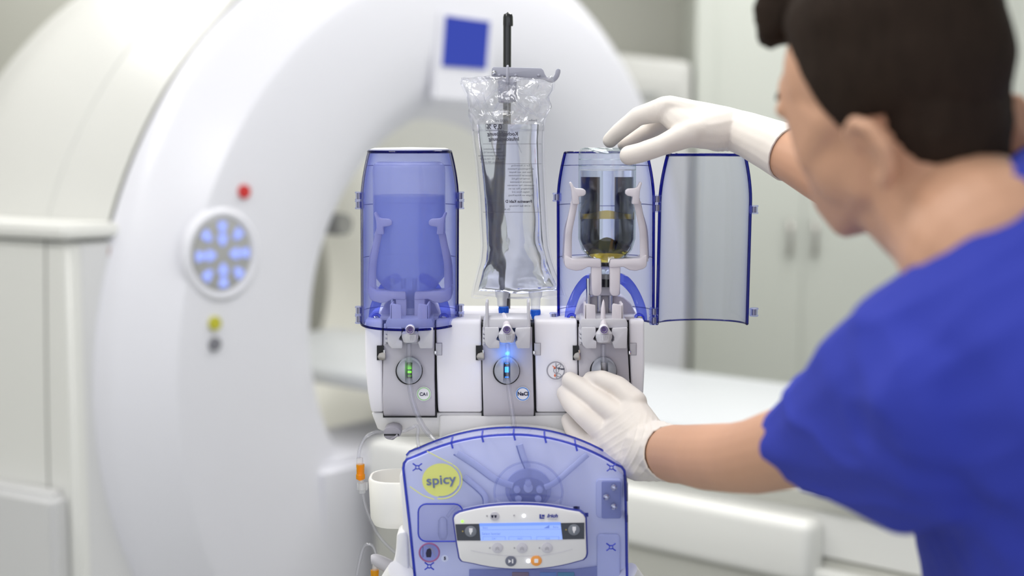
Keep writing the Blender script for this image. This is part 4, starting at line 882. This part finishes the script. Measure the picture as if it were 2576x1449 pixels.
text('lettering', 'Select bottle!', 1212, 1343, 6.5, YS-.0008, si, sc_, align='LEFT'); text('lettering', 'Start', 1214, 1328, 5, YS-.0008, si, sc_, align='LEFT'); text('lettering', 'Bolus', 1398, 1326, 4.5, YS-.0008, si, sc_)
prism('signal_mark', [(1368, 1329), (1382, 1329), (1382, 1321)], YS-.0008, .0003, si, sc_, 0)
bar('screen_rule', (1210, 1333), (1412, 1331), .8, si, sc_, YS-.0006)
for x0_, s_ in ((1215, 'CA1'), (1280, 'NaCl'), (1350, 'CA2')):
    for a_, b_ in (((x0_, 1350), (x0_+56, 1350)), ((x0_, 1350), (x0_, 1358)), ((x0_+56, 1350), (x0_+56, 1358))): bar('screen_box', a_, b_, .8, si, sc_, YS-.0006)
    text('lettering', s_, x0_+28, 1355, 4.5, YS-.0008, si, sc_)
M['btn'] = pm('button_grey', '#cfcdd6', .45); wl = emit('white_led', '#f0f4ff', 2.5); dot = pm('dot_grey', '#a8a6ae', .5)
def cbtn(x, y, r, mat, name='button', **k): return prism(name, circ(x, y, r, 28, r*.93), YS-.0006, .002, mat, co, .0003, **k)
for x in (1251, 1313, 1376):
    y = 1379; b_ = cbtn(x, y, 14, M['btn']); poly('arrow', [(x-5, y+1), (x, y-3), (x+5, y+1)], 1.2, dot, b_, YS-.0008, 1); poly('arrow', [(x-5, y+5), (x, y+1), (x+5, y+5)], 1.2, dot, b_, YS-.0008, 1); cbtn(x-19, y, 2, dot, 'indicator')
b_ = cbtn(1285, 1412, 14, pm('btn_dark', '#6f7284', .4)); prism('play_mark', [(1279, 1407), (1286, 1412), (1279, 1417)], YS-.0010, .0004, M['sticker'], b_, 0); prism('play_mark', rect(1288, 1407, 1291, 1417), YS-.0010, .0004, M['sticker'], b_, 0)
b_ = cbtn(1349, 1411, 14, pm('btn_orange', '#f6a44e', .4), label='round orange stop button'); prism('stop_mark', rrect(1344, 1406, 1354, 1416, 2), YS-.0010, .0004, M['sticker'], b_, 0)
cbtn(1329, 1412, 4.5, wl, 'indicator_light'); cbtn(1318, 1298, 4, wl, 'indicator_light'); cbtn(1163, 1312, 3.5, emit('green_led', '#b8ff70', 1.2), 'indicator_light'); cbtn(1293, 1297, 2, dot, 'indicator'); cbtn(1225, 1298, 2, dot, 'indicator')
b_ = cbtn(1244, 1299, 12, M['btn'])
for dx in (-5, 3): prism('cup_mark', [(1243+dx-3, 1296), (1243+dx+4, 1296), (1243+dx+2, 1303), (1243+dx-1, 1303)], YS-.0010, .0004, M['ink'], b_, 0)
for x, y in ((1184, 1337), (1444, 1333)):
    b_ = cbtn(x, y, 15, pm('btn_slate', '#7c818c', .4)); prism('bottle_mark', [(x-4, y-8), (x+5, y-8), (x+5, y), (x+2, y+4), (x+1, y+8), (x-1, y+8), (x-2, y+4), (x-4, y)], YS-.0010, .0004, M['sticker'], b_, 0); cbtn(x-20, y, 2, pm('amber', '#b0a060', .4), 'indicator')
poly('console_line', [(1184, 1385), (1250, 1396), (1312, 1399), (1380, 1395), (1440, 1381)], 1, M['btn'], co, YS, 4)
lg = prism('maker_logo', [(1357, 1294), (1361, 1294), (1361, 1302), (1369, 1302), (1369, 1305), (1357, 1305)], YS-.0003, .0005, M['logo'], co, 0)
prism('logo_block', rect(1363, 1295, 1370, 1300), YS-.0003, .0005, M['logo'], lg, 0)
text('lettering', 'lrich', 1389, 1298, 9, YS-.0006, M['logo'], lg, bold=.0002, lean=.3, sx=1.25); text('lettering', 'medical', 1390, 1306, 3.5, YS-.0006, M['btn'], lg, sx=1.6)
# bottom strip of pump cover: dark slot with coloured tabs
ds = prism('lower_slot', [(1180, 1434), (1440, 1434), (1560, 1418), (1560, 1480), (1180, 1480)], YI-.002, .004, M['in2'], lidback, .001)
for x, c_ in ((1310, '#8a6a5a'), (1380, '#5f8fc8'), (1425, '#2f8fa0')): prism('coloured_tab', rect(x-22, 1440, x+20, 1470), YI-.004, .002, pm('tab_%s' % c_[1:], c_, .5), ds, .0005)
# white handle, peg and lower housing
prism('side_handle', [(998, 1345), (1004, 1339), (1018, 1338), (1024, 1350), (1030, 1470), (970, 1490), (978, 1449), (992, 1410), (996, 1380)], 1.69, .05, M['white2'], inj, .008, 3)
tube('foot_cowl', [W(1010, 1440, 1.68), W(990, 1470, 1.69), W(970, 1520, 1.70)], mm(36), M['white2'], inj, 16, 3); tube('foot_cowl', [W(1575, 1440, 1.68), W(1600, 1475, 1.69), W(1630, 1520, 1.70)], mm(30), M['white2'], inj, 16, 3)
pg_ = tube('peg', [W(1000, 1436, 1.75), W(960, 1415, 1.75), W(944, 1408, 1.75), W(934, 1408, 1.75)], [mm(19), mm(17), mm(15), mm(11)], pm('peg_grey', '#b9b7bf', .4), inj, 20, 5)
prism('hinge_block', rrect(1574, 1215, 1580, 1262, 2), YP+.01, .02, M['grey'], inj, .001); prism('hinge_block', rrect(1574, 1295, 1580, 1315, 2), YP+.01, .02, M['grey'], inj, .001)
# ============================================================ the man
man = empty('person', (W(2600, 900, 1.15).x, 1.15, 0), 'man in blue short sleeved scrubs and white gloves leaning over the injector', 'person')
# head frame: F forward, U up, T towards his left (our side)
PSI = math.radians(57); PT = math.radians(6)
F = Vector((-math.cos(PSI)*math.cos(PT), math.sin(PSI)*math.cos(PT), -math.sin(PT)))
U = Vector((-math.cos(PSI)*math.sin(PT), math.sin(PSI)*math.sin(PT), math.cos(PT)))
U = (U+Vector((-.16, 0, 0))).normalized(); U = (U-F*U.dot(F)).normalized(); T = U.cross(F).normalized()
HO = W(2246, 168, 1.21)-U*.046
def H(f, t, u): return HO+F*f+T*t+U*u
HM = Matrix((F, T, U)).transposed()
bm = bmesh.new()
ellip(bm, H(-.002, 0, .046), (.098, .074, .090), HM)
ellip(bm, H(.045, 0, .045), (.055, .064, .07), HM)
hull(bm, [(H(.078, s*.030, .042), .022) for s in (-1, 1)]+[(H(.082, s*.012, .02), .018) for s in (-1, 1)]+[(H(.058, s*.042, -.018), .020) for s in (-1, 1)]+[(H(.02, s*.056, .01), .018) for s in (-1, 1)]+[(H(.083, 0, -.05), .016)])
hull(bm, [(H(.054, s*.038, -.025), .020) for s in (-1, 1)]+[(H(.002, s*.046, -.048), .017) for s in (-1, 1)]+[(H(.066, s*.013, -.080), .015) for s in (-1, 1)]+[(H(.080, s*.012, -.060), .017) for s in (-1, 1)]+[(H(.0, s*.045, .0), .02) for s in (-1, 1)])
for s in (-1, 1): ellip(bm, H(.026, s*.026, -.026), (.052, .038, .046), HM)
for s in (-1, 1): capsule(bm, H(.101, s*.010, .030), .008, H(.088, s*.046, .026), .008)   # brow ridge
chain(bm, [(H(.096, 0, .020), .007), (H(.108, 0, -.004), .008), (H(.116, 0, -.018), .009)])
for s in (-1, 1): ellip(bm, H(.104, s*.012, -.022), (.010, .007, .007), HM)
for u_, r_ in ((-.052, .0065), (-.064, .0075)): chain(bm, [(H(.086, -.022, u_), .004), (H(.098, 0, u_), r_), (H(.086, .022, u_), .004)])
for s in (-1, 1):      # ears
    E0 = lambda f, u, o=0: H(-.040+f*1.2+u*.35, s*(.078+o*.75), -.022+u*.84)
    chain(bm, [(E0(.012, .010, .0), .0056), (E0(.010, .026, .006), .0062), (E0(-.002, .034, .012), .0062), (E0(-.016, .026, .017), .0062), (E0(-.020, .006, .017), .0062), (E0(-.012, -.014, .012), .0060), (E0(.000, -.026, .005), .0062), (E0(.006, -.020, .002), .005)])
    chain(bm, [(E0(.0, .018, .006), .0036), (E0(-.010, .006, .010), .0036), (E0(-.004, -.010, .006), .0042)])
    hull(bm, [(E0(.008, .02, -.006), .004), (E0(-.014, .02, .006), .003), (E0(-.014, -.006, .004), .003), (E0(.004, -.018, -.004), .004)])
# neck
nb = W(2500, 640, 1.10)
chain(bm, [(H(-.015, 0, -.01), .062), (H(-.03, 0, -.06), .060), (W(2420, 560, 1.16), .062), (nb, .072)])
capsule(bm, H(.02, 0, -.05), .045, W(2420, 610, 1.16), .05)
# shoulders and trunk under the clothes
SHL = W(2350, 900, 1.10); SHR = W(2560, 560, 1.40); TOR = Vector((W(2760, 900, 1.15).x, 1.15, W(0, 900, 1.15).z)); HIP = Vector((.62, 1.02, .92))
hull(bm, [(SHL, .045), (SHR, .045), (nb, .05), (TOR, .09), (HIP, .10)])
# left arm (near): shoulder, elbow, wrist
ELB = W(1850, 1152, 1.46); WRL = W(1680, 1140, 1.655)
chain(bm, [(SHL, .055), (W(2120, 1075, 1.26), .045), (W(2000, 1120, 1.35), .0415), (W(1900, 1148, 1.42), .0385), (ELB, .037), (W(1780, 1150, 1.53), .0365), (W(1720, 1143, 1.60), .034), (W(1700, 1142, 1.63), .0345), (WRL, .0318)])
# right arm (far)
WRR = W(1848, 328, 1.83)
chain(bm, [(SHR, .055), (W(2420, 520, 1.48), .048), (W(2250, 505, 1.58), .043), (W(2160, 475, 1.64), .041), (W(2060, 420, 1.70), .0385), (W(1980, 383, 1.75), .0325), (WRR, .0235)])
# hands: list of chains in world space
def hand(bm, fingers, palm, k=1, grow=0):
    for ch in fingers: chain(bm, [(p, r*k+grow) for p, r in ch])
    for pl in palm: hull(bm, [(p, r*k+grow) for p, r in pl])
q = lambda x, y, Y, r: (W(x, y, Y), r)
LF = [[q(1487, 955, 1.772, .0088), q(1515, 955, 1.752, .0098), q(1556, 972, 1.738, .0105), q(1598, 1012, 1.722, .0125)],
      [q(1434, 957, 1.774, .0090), q(1462, 975, 1.762, .0100), q(1506, 1008, 1.738, .0110), q(1570, 1055, 1.715, .0130)],
      [q(1421, 990, 1.776, .0088), q(1436, 1014, 1.762, .0098), q(1468, 1044, 1.740, .0108), q(1530, 1098, 1.720, .0125)],
      [q(1430, 1058, 1.778, .0080), q(1442, 1080, 1.768, .0090), q(1470, 1108, 1.748, .0100), q(1515, 1135, 1.722, .0115)],
      [q(1561, 980, 1.776, .0085), q(1585, 1012, 1.762, .0105), q(1622, 1062, 1.735, .0125), q(1660, 1112, 1.695, .0160)]]
LP = [[q(1593, 1022, 1.722, .0135), q(1563, 1062, 1.716, .0140), q(1530, 1100, 1.720, .0135), q(1512, 1135, 1.724, .0120), q(1605, 1165, 1.690, .019), q(1630, 1110, 1.690, .019)],
      [q(1593, 1022, 1.722, .0135), q(1622, 1066, 1.728, .0130), q(1640, 1110, 1.690, .020), q(1563, 1062, 1.716, .0140)],
      [q(1620, 1120, 1.688, .022), q(1605, 1162, 1.692, .020), q(1680, 1140, 1.655, .0290), q(1660, 1112, 1.68, .022)]]
RF = [[q(1535, 353, 1.845, .0082), q(1558, 330, 1.836, .0090), q(1606, 292, 1.822, .0102), q(1668, 275, 1.810, .0132)],
      [q(1572, 364, 1.862, .0080), q(1596, 350, 1.862, .0088), q(1640, 322, 1.858, .0098), q(1680, 290, 1.840, .0120)],
      [q(1600, 362, 1.880, .0080), q(1620, 345, 1.884, .0088), q(1660, 312, 1.880, .0098), q(1700, 290, 1.862, .0120)],
      [q(1628, 362, 1.892, .0075), q(1645, 345, 1.898, .0082), q(1680, 320, 1.895, .0090), q(1715, 300, 1.876, .0110)],
      [q(1583, 391, 1.792, .0106), q(1612, 384, 1.784, .0106), q(1664, 366, 1.776, .0108), q(1735, 336, 1.788, .0150), q(1800, 325, 1.815, .018)]]
RP = [[q(1668, 273, 1.810, .0132), q(1684, 270, 1.836, .0130), q(1702, 280, 1.862, .0125), q(1716, 294, 1.878, .0115), q(1835, 318, 1.835, .0215), q(1848, 330, 1.830, .0220)],
      [q(1672, 278, 1.812, .0125), q(1738, 336, 1.790, .0150), q(1792, 340, 1.806, .0165), q(1845, 322, 1.828, .0220)],
      [q(1800, 345, 1.83, .016), q(1740, 300, 1.84, .02), q(1848, 330, 1.83, .022)]]
hand(bm, LF, LP, .85); hand(bm, RF, RP, .85)
def skin_disp(co): return .0006*noise.noise(co*40)
body = fuse('body', bm, M['skin'], man, .0028, 7)
# eyes
for s in (-1, 1):
    lathe('eye', [(0, 0), (.006, .001), (.0085, .005), (.006, .009), (0, .0105)], H(.088, s*.032, .012), M['sticker'], man, 16, ax=F)
    tube('eyebrow', [H(.106, s*.014, .036), H(.104, s*.030, .041), H(.092, s*.048, .036)], [.0035, .003, .0015], M['hair'], man, 8, 5)
# ---- hair: a shell over the skull that dives under the skin outside the hairline
def smst(a, b, x): t = max(0, min(1, (x-a)/(b-a))); return t*t*(3-2*t)
def hairline(phi):   # phi 0 front .. 180 back, degrees -> lowest u with hair
    pts = [(0, .104), (25, .098), (42, .074), (58, .052), (68, .032), (80, .004), (88, -.018), (94, -.014), (101, .002), (122, .002), (134, -.012), (150, -.034), (180, -.048)]
    for (a, x), (b, y) in zip(pts, pts[1:]):
        if a <= phi <= b: return x+(y-x)*(phi-a)/(b-a)
    return -.05
bm = bmesh.new(); bmesh.ops.create_uvsphere(bm, u_segments=180, v_segments=110, radius=1)
for v in bm.verts:
    d = v.co.copy(); f, t, u = d.x*.0985, d.y*.0750, d.z*.0915
    # the nape goes down the neck
    pu = u+.046
    if d.z < -.3: f *= 1.0; t *= 1-.25*smst(-.3, -1, d.z)
    phi = math.degrees(math.atan2(abs(t), f))
    hl = hairline(phi); m = smst(hl-.004, hl+.012, pu)
    top = smst(.060, .115, pu)
    th = -.010*(1-m)+m*(.0035+.012*top+.006*top*smst(60, 0, phi))
    # side is clipped short, back a little fuller
    th += m*.004*smst(100, 160, phi)*smst(.0, .05, pu)
    n_ = noise.noise(Vector((f*14, t*120, pu*30)))*.0018*m*top+noise.noise(Vector((f*60, t*60, pu*60)))*.0008*m
    nrm = Vector((d.x/.1, d.y/.078, d.z/.09)).normalized(); dd = nrm*(th+n_)
    v.co = H(f+dd.x-.002, t+dd.y, pu+dd.z)
hair = done('hair', bm, M['hair'], man, smooth=180)
bm = bmesh.new()
hull(bm, [(H(.090, s*.045, .096), .013) for s in (-1, 1)]+[(H(.098, 0, .108), .014), (H(.085, .04, .128), .015), (H(.085, -.04, .128), .015), (H(.02, .03, .140), .012), (H(.02, -.03, .140), .012)])
hull(bm, [(H(.104, .034, .092), .012), (H(.104, -.03, .096), .012), (H(.09, .045, .115), .014), (H(.09, -.045, .115), .014)])
hull(bm, [(H(-.054, s*.024, -.012), .034) for s in (-1, 1)]+[(H(-.060, s*.012, -.036), .030) for s in (-1, 1)]+[(H(-.03, 0, .05), .07)])
fuse('hair_fringe', bm, M['hair'], man, .004, 8, lambda c: .002*noise.noise(Vector((c.x*40, c.y*160, c.z*160))))
# ---- gloves
def glove_disp(c0):
    def f(co):
        w_ = 0
        for pt, fr, amp, rad in c0:
            d = (co-pt).length
            if d < rad:
                k = (1-d/rad)**1.2; w_ += amp*k*(1-abs(math.sin(noise.noise(co*9)*2.2+fr.dot(co))))**3
        return w_+.0003*noise.noise(co*70)
    return f
LC = WRL
bm = bmesh.new(); hand(bm, LF, LP, 1.16, .0006)
chain(bm, [(W(1640, 1135, 1.68), .0305), (W(1672, 1140, 1.655), .0322), (W(1716, 1143, 1.60), .0355), (W(1755, 1147, 1.555), .037)])
# cut the cuff
def cuff_cut(me, p, n_, thick):
    b = bmesh.new(); b.from_mesh(me)
    bmesh.ops.bisect_plane(b, geom=b.verts[:]+b.edges[:]+b.faces[:], plane_co=p, plane_no=n_, clear_outer=True)
    es = [e for e in b.edges if e.is_boundary]
    if es:      # rolled rim
        r_ = bmesh.ops.extrude_edge_only(b, edges=es); vs = [v for v in r_['geom'] if isinstance(v, bmesh.types.BMVert)]
        c_ = sum((v.co for v in vs), Vector())/len(vs)
        for v in vs: v.co += (c_-v.co).normalized()*max(thick, .0018)
    b.to_mesh(me); b.free()
    for pp in me.polygons: pp.use_smooth = True
ax = (W(1760, 1147, 1.55)-W(1672, 1140, 1.655)).normalized()
gl = fuse('glove', bm, M['glove'], man, .0017, 9, glove_disp([(W(1640, 1130, 1.66), Vector((-430, 0, 160)), .0030, .062), (W(1560, 1110, 1.70), Vector((-300, 0, 330)), .0012, .05), (W(1500, 1130, 1.72), Vector((-700, 0, 0)), .0012, .03)]), label='white latex glove on the left hand pressing the right channel')
cuff_cut(gl.data, W(1676, 1140, 1.64), (ax+Vector((0, .25, 0))).normalized(), -.0)
bm = bmesh.new(); hand(bm, RF, RP, 1.12, .0008)
chain(bm, [(W(1830, 322, 1.837), .0260), (W(1880, 338, 1.812), .0282), (W(1975, 381, 1.752), .0345), (W(2040, 412, 1.71), .0385)])
gr = fuse('glove', bm, M['glove'], man, .0017, 9, glove_disp([(W(1668, 290, 1.80), Vector((-500, 0, -100)), .0008, .03), (W(1830, 375, 1.82), Vector((-500, 0, -300)), .0016, .035)]), label='white latex glove on the right hand holding the glass bottle')
ax2 = (W(2040, 412, 1.71)-W(1880, 338, 1.812)).normalized()
cuff_cut(gr.data, W(1990, 391, 1.745), (ax2+Vector((0, .1, 0))).normalized(), .0022)
# ---- scrubs
bm = bmesh.new()
hem = W(2012, 1112, 1.335)
hull(bm, [(SHL, .072), (W(2285, 925, 1.12), .052), (W(2365, 835, 1.10), .050), (W(2400, 1000, 1.06), .07)])
hull(bm, [(hem, .0455), (W(2150, 1020, 1.22), .055), (W(2170, 1100, 1.22), .058)])
hull(bm, [(W(2150, 1020, 1.22), .055), (W(2170, 1100, 1.22), .058), (SHL, .070), (W(2285, 925, 1.12), .052), (W(2400, 1050, 1.08), .07), (W(2220, 1270, 1.18), .014)])
hull(bm, [(hem, .0455), (W(2060, 1150, 1.31), .03), (W(2220, 1280, 1.18), .014), (W(2260, 1290, 1.14), .018), (W(2170, 1100, 1.22), .05), (W(2400, 1100, 1.08), .07)])
# shoulder yoke up to the collar
NK = W(2520, 600, 1.10)
hull(bm, [(SHL, .070), (W(2395, 720, 1.11), .028), (W(2470, 600, 1.06), .024), (W(2545, 470, 1.08), .018), (W(2600, 430, 1.12), .02), (W(2760, 700, 1.08), .10), (W(2700, 1000, 1.05), .12)])
hull(bm, [(SHR, .07), (W(2620, 430, 1.20), .02), (W(2600, 640, 1.2), .05), (W(2760, 700, 1.15), .10), (W(2600, 800, 1.35), .08)])
hull(bm, [(W(2700, 1000, 1.08), .12), (W(2570, 1150, 1.26), .09), (W(2515, 1400, 1.33), .075), (W(2700, 1000, 1.3), .10), (HIP, .15), (HIP+Vector((0, .1, -.02)), .13)])
hull(bm, [(HIP, .15), (HIP+Vector((0, .1, -.02)), .13), (HIP+Vector((.02, .0, -.12)), .155), (HIP+Vector((.02, .1, -.12)), .14)])
def cloth(co):
    p = co*7; a_ = noise.noise(Vector((p.x+p.z*.8, p.y, p.z*.5)))
    b_ = noise.noise(Vector((co.x*14-co.z*18, co.y*10, co.z*6)))
    return .009*a_+.0045*(1-abs(b_))**4-.001
sh = fuse('scrub_top', bm, M['scrub'], man, .005, 5, cloth, label='royal blue short sleeved scrub top')
axs = (hem-W(2170, 1060, 1.21)).normalized()
cuff_cut(sh.data, W(2003, 1116, 1.345), (axs+Vector((0, 0, -.0))).normalized(), .004)
bm = bmesh.new()
bm2 = bmesh.new()
for s, fx in ((-1, -.02), (1, .16)):
    kn = Vector((HIP.x+fx, HIP.y+.02+.06*s, .52)); an = Vector((HIP.x+fx+.01, HIP.y-.02+.10*s, .10))
    chain(bm, [(HIP+Vector((fx-.05, s*.02, -.12)), .105), (kn, .075), (an, .065)])
    hull(bm2, [(an+Vector((.0, -.03, -.055)), .042), (an+Vector((-.09, .12, -.065)), .034), (an+Vector((-.05, .09, -.062)), .038), (an+Vector((0, -.02, -.02)), .042)])
fuse('trousers', bm, M['scrub'], man, .008, 5, cloth); fuse('shoes', bm2, M['shoe'], man, .008, 2)
